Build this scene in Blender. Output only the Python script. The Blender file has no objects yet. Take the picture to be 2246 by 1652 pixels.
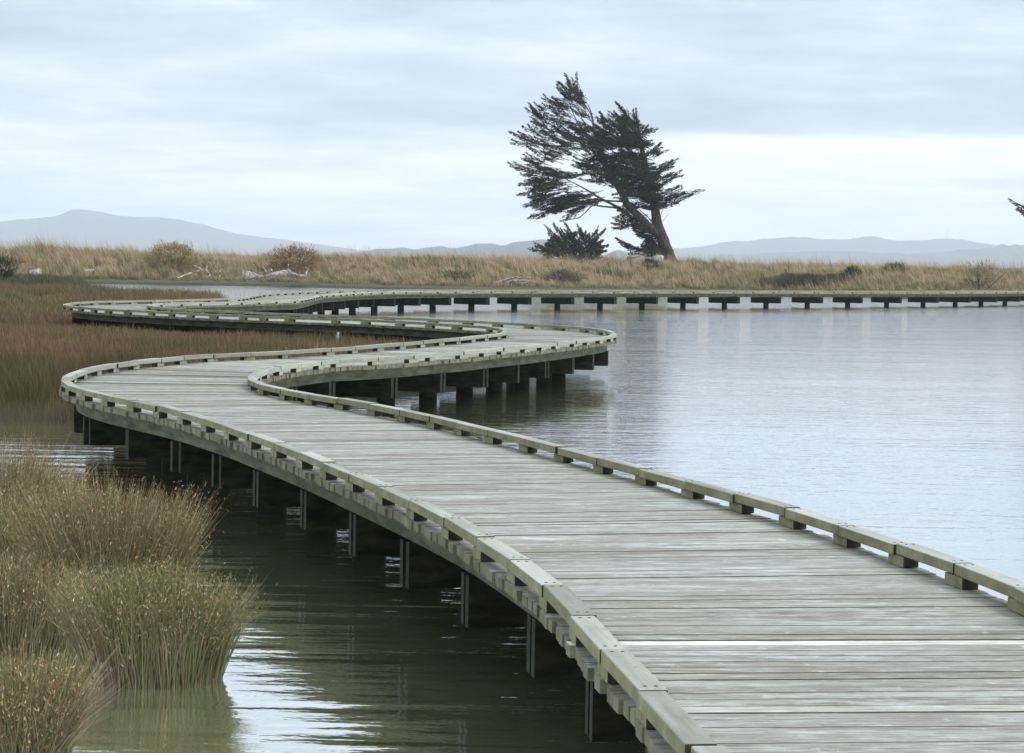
import bpy, math, random
import numpy as np
from mathutils import Vector, Matrix

# ------------------------------------------------------------------ camera model (pixel = 2246-wide frame)
F, YH, ROLL, ZC = 5000.0, 567.56, 0.01707, 2.5
CX, CY = 1123.0, 826.0
def _ray(x, y): return np.array([(x - CX) / F, -(y - CY) / F, -1.0])
_up = np.cross(_ray(2246, YH + math.tan(ROLL) * CX), _ray(0, YH - math.tan(ROLL) * CX)); _up /= np.linalg.norm(_up)
if _up[1] < 0: _up = -_up
_fw = np.array([0, 0, -1.0]); _Y = _fw - _up * _fw.dot(_up); _Y /= np.linalg.norm(_Y)
CAMM = np.stack([np.cross(_Y, _up), _Y, _up])
CAMC = np.array([0, 0, ZC])
def at(x, y, z=0.0):
    d = CAMM @ _ray(x, y); return CAMC + d * ((z - ZC) / d[2])
def atY(x, y, Y):
    d = CAMM @ _ray(x, y); return CAMC + d * (Y / d[1])

rng = np.random.default_rng(7)
random.seed(7)
scene = bpy.context.scene
col = scene.collection

# ------------------------------------------------------------------ helpers
def tag(o, label=None, cat=None, group=None, kind=None):
    if label: o['label'] = label
    if cat: o['category'] = cat
    if group: o['group'] = group
    if kind: o['kind'] = kind
    return o
def empty(name, loc=(0, 0, 0)):
    o = bpy.data.objects.new(name, None); col.objects.link(o); o.location = loc
    o.empty_display_size = 0.2
    return o
def build(name, V, Q, mat, parent=None, attrs=None, smooth=False, mats=None, midx=None):
    """one mesh object from vertex array V and quad array Q (a repeated last index makes a triangle)"""
    V = np.asarray(V, dtype=np.float32).reshape(-1, 3); Q = np.asarray(Q, dtype=np.int32).reshape(-1, 4)
    me = bpy.data.meshes.new(name)
    tri = Q[:, 2] == Q[:, 3]
    cnt = np.where(tri, 3, 4).astype(np.int32)
    start = np.concatenate([[0], np.cumsum(cnt)[:-1]]).astype(np.int32)
    keep = np.ones(Q.shape, bool); keep[tri, 3] = False
    me.vertices.add(len(V)); me.vertices.foreach_set('co', V.ravel())
    li = Q[keep]
    me.loops.add(len(li)); me.loops.foreach_set('vertex_index', li)
    me.polygons.add(len(Q)); me.polygons.foreach_set('loop_start', start)
    me.polygons.foreach_set('use_smooth', np.full(len(Q), bool(smooth)))
    if midx is not None: me.polygons.foreach_set('material_index', np.asarray(midx, dtype=np.int32))
    me.update(calc_edges=True)
    for k, a in (attrs or {}).items():
        a = np.asarray(a, dtype=np.float32)
        if k == 'col':
            if a.shape[1] == 3: a = np.concatenate([a, np.ones((len(a), 1), np.float32)], 1)
            at_ = me.attributes.new('col', 'FLOAT_COLOR', 'POINT'); at_.data.foreach_set('color', a.ravel())
        else:
            at_ = me.attributes.new(k, 'FLOAT_VECTOR', 'POINT'); at_.data.foreach_set('vector', a.ravel())
    for m in (mats or [mat]): me.materials.append(m)
    o = bpy.data.objects.new(name, me); col.objects.link(o)
    if parent is not None: o.parent = parent
    return o
class MB:
    def __init__(s): s.V = []; s.Q = []; s.A = {}; s.n = 0
    def add(s, V, Q, **at_):
        V = np.asarray(V, float).reshape(-1, 3); Q = np.asarray(Q, int).reshape(-1, 4)
        s.V.append(V); s.Q.append(Q + s.n); s.n += len(V)
        for k, a in at_.items():
            a = np.asarray(a, float)
            if a.ndim == 1: a = np.tile(a, (len(V), 1))
            s.A.setdefault(k, []).append(a)
    def build(s, name, mat, parent=None, smooth=False):
        return build(name, np.concatenate(s.V), np.concatenate(s.Q), mat, parent, {k: np.concatenate(a) for k, a in s.A.items()}, smooth)
BOXQ = np.array([[0, 1, 3, 2], [4, 6, 7, 5], [0, 4, 5, 1], [2, 3, 7, 6], [0, 2, 6, 4], [1, 5, 7, 3]])
def hexa(c8):
    """8 corners indexed (i,j,k) i*4+j*2+k"""
    return np.asarray(c8, float), BOXQ
def box_axes(c, ax, ay, az):
    """centre c with half-axis vectors"""
    c, ax, ay, az = (np.asarray(v, float) for v in (c, ax, ay, az))
    return hexa([c + i * ax + j * ay + k * az for i in (-1, 1) for j in (-1, 1) for k in (-1, 1)])
def tube(P, r, n=8, jag=0.0, seed=0):
    P = np.asarray(P, float); r = np.broadcast_to(np.asarray(r, float), (len(P),)); R = np.random.default_rng(seed)
    T = np.gradient(P, axis=0); T /= np.linalg.norm(T, axis=1)[:, None] + 1e-9
    ref = np.array([0.31, 0.83, 0.46]); V = []
    for p, t, rr in zip(P, T, r):
        u = np.cross(t, ref); u /= np.linalg.norm(u) + 1e-9; v = np.cross(t, u)
        a = np.arange(n) * 2 * math.pi / n
        k = rr * (1 + jag * R.normal(size=n))
        V.append(p + (np.cos(a) * k)[:, None] * u + (np.sin(a) * k)[:, None] * v)
    V = np.concatenate(V); m = len(P); Q = []
    for i in range(m - 1):
        for j in range(n): Q.append([i * n + j, i * n + (j + 1) % n, (i + 1) * n + (j + 1) % n, (i + 1) * n + j])
    V = np.concatenate([V, [P[0], P[-1]]]); a, b = m * n, m * n + 1
    for j in range(n):
        Q.append([a, (j + 1) % n, j, j]); Q.append([b, (m - 1) * n + j, (m - 1) * n + (j + 1) % n, (m - 1) * n + (j + 1) % n])
    return V, np.array(Q)
def curve(P, m=6):
    """Catmull-Rom through points"""
    P = np.asarray(P, float); Q = np.concatenate([[2 * P[0] - P[1]], P, [2 * P[-1] - P[-2]]]); out = []
    for i in range(1, len(Q) - 2):
        for k in range(m):
            t = k / m; a, b, c, d = Q[i - 1], Q[i], Q[i + 1], Q[i + 2]
            out.append(0.5 * ((2 * b) + (c - a) * t + (2 * a - 5 * b + 4 * c - d) * t * t + (3 * b - a - 3 * c + d) * t ** 3))
    return np.array(out + [P[-1]])
def blades(P, h, lean, w, c0, c1, curl=0.35, R=None):
    """tapered bent strips: roots P (N,3), heights h, horizontal lean vectors (N,2), widths w, root and tip colours"""
    R = R or rng; N = len(P); h = np.broadcast_to(h, (N,)); w = np.broadcast_to(w, (N,))
    a = R.uniform(0, math.pi, N); s = np.stack([np.cos(a), np.sin(a) * 0.5, np.zeros(N)], 1)
    V = np.zeros((N, 6, 3)); C = np.zeros((N, 6, 3))
    L3 = np.concatenate([lean, np.zeros((N, 1))], 1)
    for k, (t, ww) in enumerate(((0, 1.0), (0.55, 0.8), (1.0, 0.22))):
        q = P + L3 * ((1 - curl) * t + curl * t * t * 1.6)[..., None] if np.ndim(curl) else P + L3 * ((1 - curl) * t + curl * t * t)
        q = q + np.array([0, 0, 1.0]) * (h * t * (1 - 0.12 * t))[:, None]
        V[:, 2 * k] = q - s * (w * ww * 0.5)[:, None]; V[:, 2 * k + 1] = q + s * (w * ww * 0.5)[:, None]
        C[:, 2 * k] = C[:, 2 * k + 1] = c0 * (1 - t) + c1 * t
    b = np.arange(N)[:, None] * 6
    Q = np.concatenate([b + np.array([0, 1, 3, 2]), b + np.array([2, 3, 5, 4])])
    return V.reshape(-1, 3), Q, C.reshape(-1, 3)
def vnoise(x, y, seed=0, sc=1.0):
    """smooth value noise in 0..1"""
    x = np.asarray(x, float) * sc + seed * 17.3; y = np.asarray(y, float) * sc + seed * 5.1
    xi, yi = np.floor(x).astype(int), np.floor(y).astype(int); fx, fy = x - xi, y - yi
    fx = fx * fx * (3 - 2 * fx); fy = fy * fy * (3 - 2 * fy)
    def hsh(i, j): return np.modf(np.abs(np.sin(i * 127.1 + j * 311.7 + seed * 74.7) * 43758.5453))[0]
    return (hsh(xi, yi) * (1 - fx) + hsh(xi + 1, yi) * fx) * (1 - fy) + (hsh(xi, yi + 1) * (1 - fx) + hsh(xi + 1, yi + 1) * fx) * fy
def fbm(x, y, seed=0, sc=1.0): return 0.55 * vnoise(x, y, seed, sc) + 0.3 * vnoise(x, y, seed + 1, sc * 2.1) + 0.15 * vnoise(x, y, seed + 2, sc * 4.3)

# ------------------------------------------------------------------ materials
def newmat(name):
    m = bpy.data.materials.new(name); m.use_nodes = True
    nt = m.node_tree; b = nt.nodes['Principled BSDF']; b.inputs['Specular IOR Level'].default_value = 0.25
    return m, nt, b
def nd(nt, typ, **kw):
    n = nt.nodes.new(typ)
    for k, v in kw.items():
        if hasattr(n, k): setattr(n, k, v)
        else: n.inputs[k].default_value = v
    return n
def ramp(nt, fac, stops):
    r = nt.nodes.new('ShaderNodeValToRGB'); el = r.color_ramp.elements
    while len(el) < len(stops): el.new(0.5)
    for e, (p, c) in zip(el, stops): e.position = p; e.color = (*c, 1) if len(c) == 3 else c
    nt.links.new(fac, r.inputs[0]); return r.outputs[0]
def mixc(nt, a, b, fac, mode='MIX'):
    m = nt.nodes.new('ShaderNodeMix'); m.data_type = 'RGBA'; m.blend_type = mode
    for s, v in ((m.inputs[0], fac), (m.inputs[6], a), (m.inputs[7], b)):
        if hasattr(v, 'links'): nt.links.new(v, s)
        elif isinstance(v, tuple): s.default_value = (*v, 1)
        else: s.default_value = v
    return m.outputs[2]
def math_(nt, op, a, b=None, c=None, clamp=False):
    m = nt.nodes.new('ShaderNodeMath'); m.operation = op; m.use_clamp = clamp
    for i, v in enumerate((a, b, c)):
        if v is None: continue
        if hasattr(v, 'links'): nt.links.new(v, m.inputs[i])
        else: m.inputs[i].default_value = v
    return m.outputs[0]
def noise(nt, vec, scale, detail=4, rough=0.55, mapscale=None):
    if mapscale is not None:
        mp = nt.nodes.new('ShaderNodeMapping'); mp.inputs['Scale'].default_value = mapscale
        if vec is not None: nt.links.new(vec, mp.inputs['Vector'])
        vec = mp.outputs[0]
    n = nt.nodes.new('ShaderNodeTexNoise'); n.inputs['Scale'].default_value = scale; n.inputs['Detail'].default_value = detail; n.inputs['Roughness'].default_value = rough
    if vec is not None: nt.links.new(vec, n.inputs['Vector'])
    return n.outputs['Fac']
def attr(nt, name):
    a = nt.nodes.new('ShaderNodeAttribute'); a.attribute_name = name; return a
def bump(nt, b, h, dist, strength=1.0):
    n = nt.nodes.new('ShaderNodeBump'); n.inputs['Distance'].default_value = dist; n.inputs['Strength'].default_value = strength
    nt.links.new(h, n.inputs['Height']); nt.links.new(n.outputs[0], b.inputs['Normal']); return n

def wood_mat(name, plank):
    """weathered timber: per-board tone from 'col', grain along the board from 'gc' (along, across, height)"""
    m, nt, b = newmat(name)
    gc = attr(nt, 'gc').outputs['Vector']; c = attr(nt, 'col').outputs['Color']
    g1 = noise(nt, gc, 1.0, 6, 0.65, (1.6, 38.0, 38.0))
    g2 = noise(nt, gc, 1.0, 3, 0.6, (0.55, 7.0, 7.0))
    geo = nt.nodes.new('ShaderNodeNewGeometry')
    patch = noise(nt, geo.outputs['Position'], 0.9, 6, 0.65, (0.8, 1.8, 1.0))
    base = mixc(nt, c, (0.62, 0.60, 0.58), ramp(nt, g1, [(0.25, (0, 0, 0)), (0.8, (1, 1, 1))]), 'MULTIPLY')
    base = mixc(nt, c, base, 0.75)
    streak = ramp(nt, g2, [(0.46, (0, 0, 0)), (0.72, (1, 1, 1))])
    base = mixc(nt, base, (0.42, 0.445, 0.43) if plank else (0.40, 0.42, 0.38), math_(nt, 'MULTIPLY', streak, 0.65))
    geo2 = nt.nodes.new('ShaderNodeSeparateXYZ'); nt.links.new(geo.outputs['True Normal'], geo2.inputs[0])
    if plank:
        mot = noise(nt, geo.outputs['Position'], 1.0, 9, 0.74, (1.7, 6.5, 4.0))
        base = mixc(nt, base, (0.43, 0.46, 0.455), math_(nt, 'MULTIPLY', ramp(nt, mot, [(0.50, (0, 0, 0)), (0.66, (1, 1, 1))]), 0.8))
        mot2 = noise(nt, gc, 1.0, 8, 0.75, (2.2, 16.0, 16.0))
        base = mixc(nt, base, (0.085, 0.073, 0.06), math_(nt, 'MULTIPLY', ramp(nt, mot2, [(0.49, (0, 0, 0)), (0.66, (1, 1, 1))]), 0.7))
        flk = noise(nt, gc, 1.0, 6, 0.72, (6.5, 48.0, 48.0))
        base = mixc(nt, base, (0.075, 0.066, 0.055), math_(nt, 'MULTIPLY', ramp(nt, flk, [(0.53, (0, 0, 0)), (0.62, (1, 1, 1))]), 0.6))
        base = mixc(nt, base, (0.52, 0.555, 0.56), math_(nt, 'MULTIPLY', ramp(nt, flk, [(0.36, (1, 1, 1)), (0.45, (0, 0, 0))]), 0.55))
        knot = nt.nodes.new('ShaderNodeTexVoronoi'); knot.inputs['Scale'].default_value = 1.0
        kmp = nt.nodes.new('ShaderNodeMapping'); kmp.inputs['Scale'].default_value = (2.6, 7.0, 7.0); nt.links.new(gc, kmp.inputs['Vector']); nt.links.new(kmp.outputs[0], knot.inputs['Vector'])
        base = mixc(nt, base, (0.06, 0.05, 0.042), math_(nt, 'MULTIPLY', ramp(nt, knot.outputs['Distance'], [(0.03, (1, 1, 1)), (0.09, (0, 0, 0))]), 0.7))
        dark = ramp(nt, patch, [(0.36, (1, 1, 1)), (0.58, (0, 0, 0))])
        base = mixc(nt, base, (0.165, 0.14, 0.118), math_(nt, 'MULTIPLY', dark, 0.45))
        lich = noise(nt, geo.outputs['Position'], 9.0, 5, 0.7)
        base = mixc(nt, base, (0.55, 0.58, 0.55), math_(nt, 'MULTIPLY', ramp(nt, lich, [(0.60, (0, 0, 0)), (0.70, (1, 1, 1))]), 0.35))
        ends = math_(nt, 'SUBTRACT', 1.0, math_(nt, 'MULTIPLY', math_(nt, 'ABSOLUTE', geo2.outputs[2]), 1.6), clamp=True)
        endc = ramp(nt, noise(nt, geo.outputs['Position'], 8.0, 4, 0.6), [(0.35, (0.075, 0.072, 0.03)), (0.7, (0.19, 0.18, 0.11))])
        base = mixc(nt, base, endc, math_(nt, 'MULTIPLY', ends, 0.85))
    else:
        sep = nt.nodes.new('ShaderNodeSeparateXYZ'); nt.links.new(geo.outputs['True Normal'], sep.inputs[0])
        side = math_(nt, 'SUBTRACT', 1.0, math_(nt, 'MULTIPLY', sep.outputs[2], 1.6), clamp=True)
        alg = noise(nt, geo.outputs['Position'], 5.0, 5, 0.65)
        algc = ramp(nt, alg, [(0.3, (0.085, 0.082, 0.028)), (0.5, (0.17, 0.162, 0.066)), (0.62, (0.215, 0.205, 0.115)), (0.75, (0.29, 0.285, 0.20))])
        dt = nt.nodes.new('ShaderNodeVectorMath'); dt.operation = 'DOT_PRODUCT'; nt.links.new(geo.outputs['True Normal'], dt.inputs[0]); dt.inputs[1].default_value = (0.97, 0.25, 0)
        lit_face = math_(nt, 'MULTIPLY', math_(nt, 'SUBTRACT', dt.outputs['Value'], 0.6), 3.2, clamp=True)   # right-turned faces paled in the colour, as if catching the light
        base = mixc(nt, base, algc, math_(nt, 'MULTIPLY', side, math_(nt, 'SUBTRACT', 0.8, math_(nt, 'MULTIPLY', lit_face, 0.62))))
        base = mixc(nt, base, (0.42, 0.44, 0.38), math_(nt, 'MULTIPLY', math_(nt, 'MULTIPLY', lit_face, side), 0.4))
        spot = noise(nt, geo.outputs['Position'], 16.0, 7, 0.78)
        base = mixc(nt, base, (0.46, 0.48, 0.42), math_(nt, 'MULTIPLY', ramp(nt, spot, [(0.58, (0, 0, 0)), (0.66, (1, 1, 1))]), 0.4))
        dk = noise(nt, geo.outputs['Position'], 6.0, 8, 0.78)
        base = mixc(nt, base, (0.10, 0.095, 0.07), math_(nt, 'MULTIPLY', ramp(nt, dk, [(0.55, (0, 0, 0)), (0.72, (1, 1, 1))]), 0.6))
    nt.links.new(base, b.inputs['Base Color'])
    b.inputs['Roughness'].default_value = 0.75 if plank else 0.82
    bump(nt, b, g1, 0.004)
    return m
def leaf_mat(name, rough=0.75, var=0.35, sc=3.0, spec=0.2):
    m, nt, b = newmat(name)
    c = attr(nt, 'col').outputs['Color']; geo = nt.nodes.new('ShaderNodeNewGeometry')
    n = noise(nt, geo.outputs['Position'], sc, 3, 0.6)
    c = mixc(nt, c, (1.0 - var, 1.0 - var, 1.0 - var), ramp(nt, n, [(0.3, (1, 1, 1)), (0.7, (0, 0, 0))]), 'MULTIPLY')
    nt.links.new(c, b.inputs['Base Color']); b.inputs['Roughness'].default_value = rough; b.inputs['Specular IOR Level'].default_value = spec
    return m
def plain_mat(name, c1, c2, sc, rough=0.85, bmp=0.01, detail=5, mapscale=None, lo=0.35, hi=0.65):
    m, nt, b = newmat(name); geo = nt.nodes.new('ShaderNodeNewGeometry')
    n = noise(nt, geo.outputs['Position'], sc, detail, 0.6, mapscale)
    nt.links.new(ramp(nt, n, [(lo, c1), (hi, c2)]), b.inputs['Base Color']); b.inputs['Roughness'].default_value = rough
    if bmp: bump(nt, b, n, bmp)
    return m
M = {}
M['plank'] = wood_mat('weathered_deck_timber', True)
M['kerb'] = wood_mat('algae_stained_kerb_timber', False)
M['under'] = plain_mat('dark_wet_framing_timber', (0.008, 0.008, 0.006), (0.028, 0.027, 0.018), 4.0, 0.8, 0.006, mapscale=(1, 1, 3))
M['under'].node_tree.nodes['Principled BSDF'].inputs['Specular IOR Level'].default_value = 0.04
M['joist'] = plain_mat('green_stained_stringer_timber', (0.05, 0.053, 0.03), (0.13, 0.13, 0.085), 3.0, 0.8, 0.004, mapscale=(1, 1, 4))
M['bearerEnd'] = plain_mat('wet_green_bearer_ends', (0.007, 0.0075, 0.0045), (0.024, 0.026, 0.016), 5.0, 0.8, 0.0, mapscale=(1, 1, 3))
M['endgrain'] = plain_mat('dark_shaded_end_grain', (0.018, 0.017, 0.012), (0.05, 0.047, 0.032), 14.0, 0.9, 0.0)  # end grain, its colour deepened to hold the shade under the rails
M['bolt'] = plain_mat('rusted_galvanised_steel', (0.06, 0.055, 0.05), (0.14, 0.13, 0.12), 60, 0.5, 0.0)
M['rush'] = leaf_mat('rush_stems', 0.7, 0.25, 4.0)
M['seed'] = leaf_mat('rush_seed_heads', 0.9, 0.3, 12.0)
M['marsh'] = leaf_mat('marsh_rush_stems', 0.8, 0.3, 0.6)
M['tussock'] = leaf_mat('dry_tussock_grass', 0.8, 0.25, 0.5)
M['cypress'] = leaf_mat('cypress_foliage', 0.75, 0.4, 1.2)
M['shrub'] = leaf_mat('coastal_shrub_foliage', 0.8, 0.35, 1.5)
M['bark'] = plain_mat('grey_cypress_bark', (0.018, 0.015, 0.013), (0.085, 0.072, 0.062), 2.5, 0.9, 0.04, mapscale=(3, 3, 0.6))
M['drift'] = plain_mat('bleached_driftwood', (0.10, 0.088, 0.076), (0.38, 0.36, 0.33), 4.0, 0.85, 0.02)
M['rock'] = plain_mat('lichened_grey_rock', (0.16, 0.145, 0.12), (0.30, 0.28, 0.25), 1.6, 0.9, 0.05)
M['paleRock'] = plain_mat('pale_grey_rock', (0.36, 0.36, 0.34), (0.55, 0.55, 0.53), 1.6, 0.9, 0.05)
M['mud'] = plain_mat('dark_estuary_mud', (0.035, 0.032, 0.02), (0.085, 0.08, 0.05), 0.8, 0.6, 0.02)
M['hill'] = plain_mat('hill_scrub', (0.025, 0.038, 0.045), (0.055, 0.07, 0.07), 0.012, 0.95, 0.0)
M['turbine'] = plain_mat('turbine_paint', (0.55, 0.56, 0.57), (0.62, 0.63, 0.64), 0.1, 0.5, 0.0)

HAZE, ZEN, EXPO = 0.00013, 1.7, 0.6

# ------------------------------------------------------------------ boardwalk centre line (x, y, half width)
CL = np.array([[float(v) for v in p.split(',')] for p in "2.58,1.87,1.25;2.48,2.67,1.25;2.39,3.46,1.25;2.29,4.26,1.25;2.19,5.05,1.25;2.10,5.85,1.25;2.00,6.64,1.25;1.90,7.44,1.25;1.80,8.23,1.25;1.71,9.03,1.25;1.61,9.82,1.25;1.52,10.62,1.25;1.42,11.41,1.25;1.29,12.20,1.25;1.13,12.98,1.25;0.96,13.77,1.25;0.78,14.55,1.25;0.57,15.32,1.24;0.35,16.09,1.24;0.12,16.85,1.24;-0.12,17.62,1.24;-0.36,18.38,1.23;-0.60,19.15,1.23;-0.85,19.91,1.23;-1.11,20.66,1.23;-1.38,21.42,1.23;-1.64,22.17,1.23;-1.92,22.92,1.24;-2.22,23.67,1.24;-2.53,24.40,1.24;-2.88,25.13,1.24;-3.25,25.84,1.24;-3.61,26.55,1.24;-3.94,27.28,1.25;-4.23,28.03,1.25;-4.44,28.80,1.25;-4.58,29.59,1.25;-4.66,30.38,1.25;-4.69,31.18,1.25;-4.69,31.98,1.25;-4.64,32.78,1.25;-4.53,33.57,1.25;-4.37,34.36,1.25;-4.17,35.13,1.25;-3.96,35.91,1.24;-3.63,36.63,1.24;-3.18,37.30,1.24;-2.80,38.00,1.23;-2.52,38.75,1.23;-2.20,39.48,1.22;-1.87,40.21,1.22;-1.60,40.97,1.22;-1.36,41.73,1.22;-1.08,42.48,1.22;-0.80,43.23,1.22;-0.56,43.99,1.22;-0.34,44.76,1.23;-0.09,45.52,1.23;0.14,46.29,1.24;0.34,47.07,1.24;0.55,47.84,1.25;0.76,48.61,1.25;0.93,49.39,1.26;1.03,50.19,1.26;1.05,50.99,1.26;1.03,51.79,1.26;0.97,52.59,1.27;0.88,53.38,1.27;0.72,54.16,1.27;0.45,54.92,1.27;0.03,55.59,1.27;-0.44,56.24,1.27;-0.90,56.90,1.27;-1.37,57.55,1.27;-1.87,58.17,1.27;-2.40,58.77,1.28;-2.97,59.34,1.28;-3.57,59.87,1.29;-4.24,60.30,1.30;-4.95,60.66,1.31;-5.61,61.12,1.32;-6.24,61.61,1.32;-6.92,62.03,1.32;-7.56,62.52,1.32;-8.12,63.09,1.32;-8.65,63.69,1.32;-9.22,64.25,1.32;-9.81,64.79,1.32;-10.35,65.38,1.32;-10.81,66.04,1.32;-11.22,66.73,1.32;-11.60,67.43,1.32;-11.94,68.15,1.32;-12.22,68.90,1.32;-12.43,69.67,1.32;-12.55,70.47,1.32;-12.60,71.26,1.32;-12.63,72.06,1.32;-12.63,72.86,1.32;-12.61,73.67,1.32;-12.47,74.45,1.32;-12.17,75.19,1.32;-11.87,75.93,1.32;-11.58,76.68,1.31;-11.24,77.40,1.29;-10.91,78.13,1.28;-10.67,78.90,1.27;-10.40,79.65,1.25;-10.12,80.40,1.24;-9.85,81.16,1.23;-9.55,81.90,1.22;-9.26,82.64,1.22;-9.07,83.42,1.22;-8.99,84.22,1.22;-8.99,85.02,1.22;-8.99,85.82,1.22;-9.00,86.62,1.22;-9.01,87.42,1.22;-9.02,88.22,1.22;-9.04,89.02,1.23;-9.06,89.82,1.23;-9.07,90.62,1.24;-9.09,91.42,1.24;-9.11,92.22,1.25;-9.12,93.02,1.26;-9.13,93.82,1.26;-9.14,94.62,1.26;-9.11,95.42,1.27;-9.04,96.22,1.27;-8.96,97.02,1.27;-8.85,97.81,1.27;-8.74,98.60,1.27;-8.64,99.40,1.27;-8.56,100.19,1.27;-8.47,100.99,1.27;-8.36,101.78,1.27;-8.23,102.57,1.28;-8.08,103.36,1.28;-7.92,104.14,1.28;-7.75,104.92,1.28;-7.57,105.70,1.29;-7.34,106.48,1.29;-7.11,107.25,1.30;-6.84,108.00,1.31;-6.56,108.75,1.31;-6.25,109.50,1.32;-5.92,110.23,1.32;-5.56,110.94,1.32;-5.17,111.64,1.32;-4.76,112.33,1.32;-4.33,113.00,1.32;-3.89,113.66,1.32;-3.43,114.32,1.32;-2.96,114.96,1.32;-2.49,115.60,1.32;-2.00,116.24,1.32;-1.50,116.86,1.32;-0.99,117.48,1.32;-0.48,118.09,1.32;0.04,118.70,1.32;0.57,119.31,1.32;1.10,119.91,1.32;1.63,120.50,1.32;2.16,121.10,1.32;2.70,121.69,1.32;3.24,122.28,1.32;3.78,122.88,1.32;4.32,123.47,1.32;4.86,124.06,1.32;5.40,124.64,1.32;5.95,125.23,1.32;6.49,125.82,1.32;7.04,126.40,1.32;7.59,126.99,1.32;8.14,127.57,1.32;8.69,128.15,1.32;9.24,128.73,1.32;9.80,129.31,1.32;10.35,129.88,1.32;10.91,130.46,1.32;11.47,131.03,1.32;12.03,131.60,1.32;12.59,132.17,1.32;13.16,132.74,1.32;13.72,133.30,1.32;14.29,133.87,1.32;14.85,134.44,1.32;15.42,135.00,1.32;15.99,135.57,1.32;16.55,136.14,1.32;17.12,136.70,1.32;17.68,137.27,1.32;18.24,137.84,1.32;18.81,138.41,1.32;19.37,138.99,1.32;19.93,139.56,1.32;20.48,140.13,1.32;21.04,140.71,1.32;21.59,141.29,1.32;22.14,141.87,1.32;22.69,142.45,1.32;23.24,143.04,1.32;23.78,143.63,1.32;24.32,144.22,1.32;24.86,144.81,1.32;25.40,145.41,1.32;25.92,146.01,1.32;26.45,146.61,1.32;26.97,147.22,1.32;27.48,147.84,1.32;27.98,148.46,1.32;28.48,149.09,1.32;28.96,149.73,1.32;29.44,150.37,1.32;29.90,151.03,1.32;30.34,151.69,1.32;30.78,152.36,1.32;31.21,153.03,1.32;31.63,153.71,1.32;32.05,154.39,1.32;32.48,155.07,1.32;32.92,155.74,1.32;33.36,156.40,1.32;33.82,157.06,1.32;34.30,157.70,1.32;34.79,158.33,1.32;35.29,158.96,1.32;35.80,159.57,1.32;36.32,160.18,1.32;36.84,160.79,1.32;37.37,161.38,1.32;37.91,161.98,1.32;38.45,162.57,1.32;38.99,163.16,1.32;39.54,163.75,1.32;40.08,164.34,1.32;40.63,164.92,1.32;41.18,165.51,1.32".split(';')])
d0 = CL[0] - CL[1]
CL = np.concatenate([[CL[0] + d0 * k for k in (6, 5, 4, 3, 2, 1)], CL])
CL[:, 2] = np.clip(CL[:, 2], 1.22, 1.32)
CD = curve(CL, 12)
SD = np.concatenate([[0], np.cumsum(np.hypot(*np.diff(CD[:, :2], axis=0).T))])
_i0 = 6 * 12; SD = SD - SD[_i0]
S0, S1 = SD[0], SD[-1]
TD = np.gradient(CD[:, :2], axis=0); TD /= np.hypot(*TD.T)[:, None]
ND = np.stack([TD[:, 1], -TD[:, 0]], 1)
def fr(s):
    s = np.asarray(s, float)
    c = np.stack([np.interp(s, SD, CD[:, 0]), np.interp(s, SD, CD[:, 1])], -1)
    n = np.stack([np.interp(s, SD, ND[:, 0]), np.interp(s, SD, ND[:, 1])], -1); n = n / np.linalg.norm(n, axis=-1, keepdims=True)
    return c, n, np.interp(s, SD, CD[:, 2])
def pt(s, off, z):
    c, n, h = fr(s); q = c + n * off; return np.array([q[0], q[1], z])
DZ, KB, KT, WT = 0.75, 0.815, 0.88, 0.0
boardwalk = empty('boardwalk', (float(fr(0)[0][0]), float(fr(0)[0][1]), 0))
tag(boardwalk, 'winding grey timber boardwalk with low kerb rails snaking across the water', 'boardwalk')
bo = np.array(boardwalk.location)
def under(o):                                      # parent to the boardwalk, keep world place
    o.parent = boardwalk; o.location = -boardwalk.location; return o
def dist_path(x, y):
    P = CD[::6, :2]; d = np.full(np.shape(x), 1e9)
    for a in range(0, len(P), 40):
        q = P[a:a + 40]
        d = np.minimum(d, np.hypot(x[..., None] - q[:, 0], y[..., None] - q[:, 1]).min(-1))
    return d

def near_s(px, py):
    p = at(px, py, DZ)[:2]; return SD[np.hypot(CD[:, 0] - p[0], CD[:, 1] - p[1]).argmin()]
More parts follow.
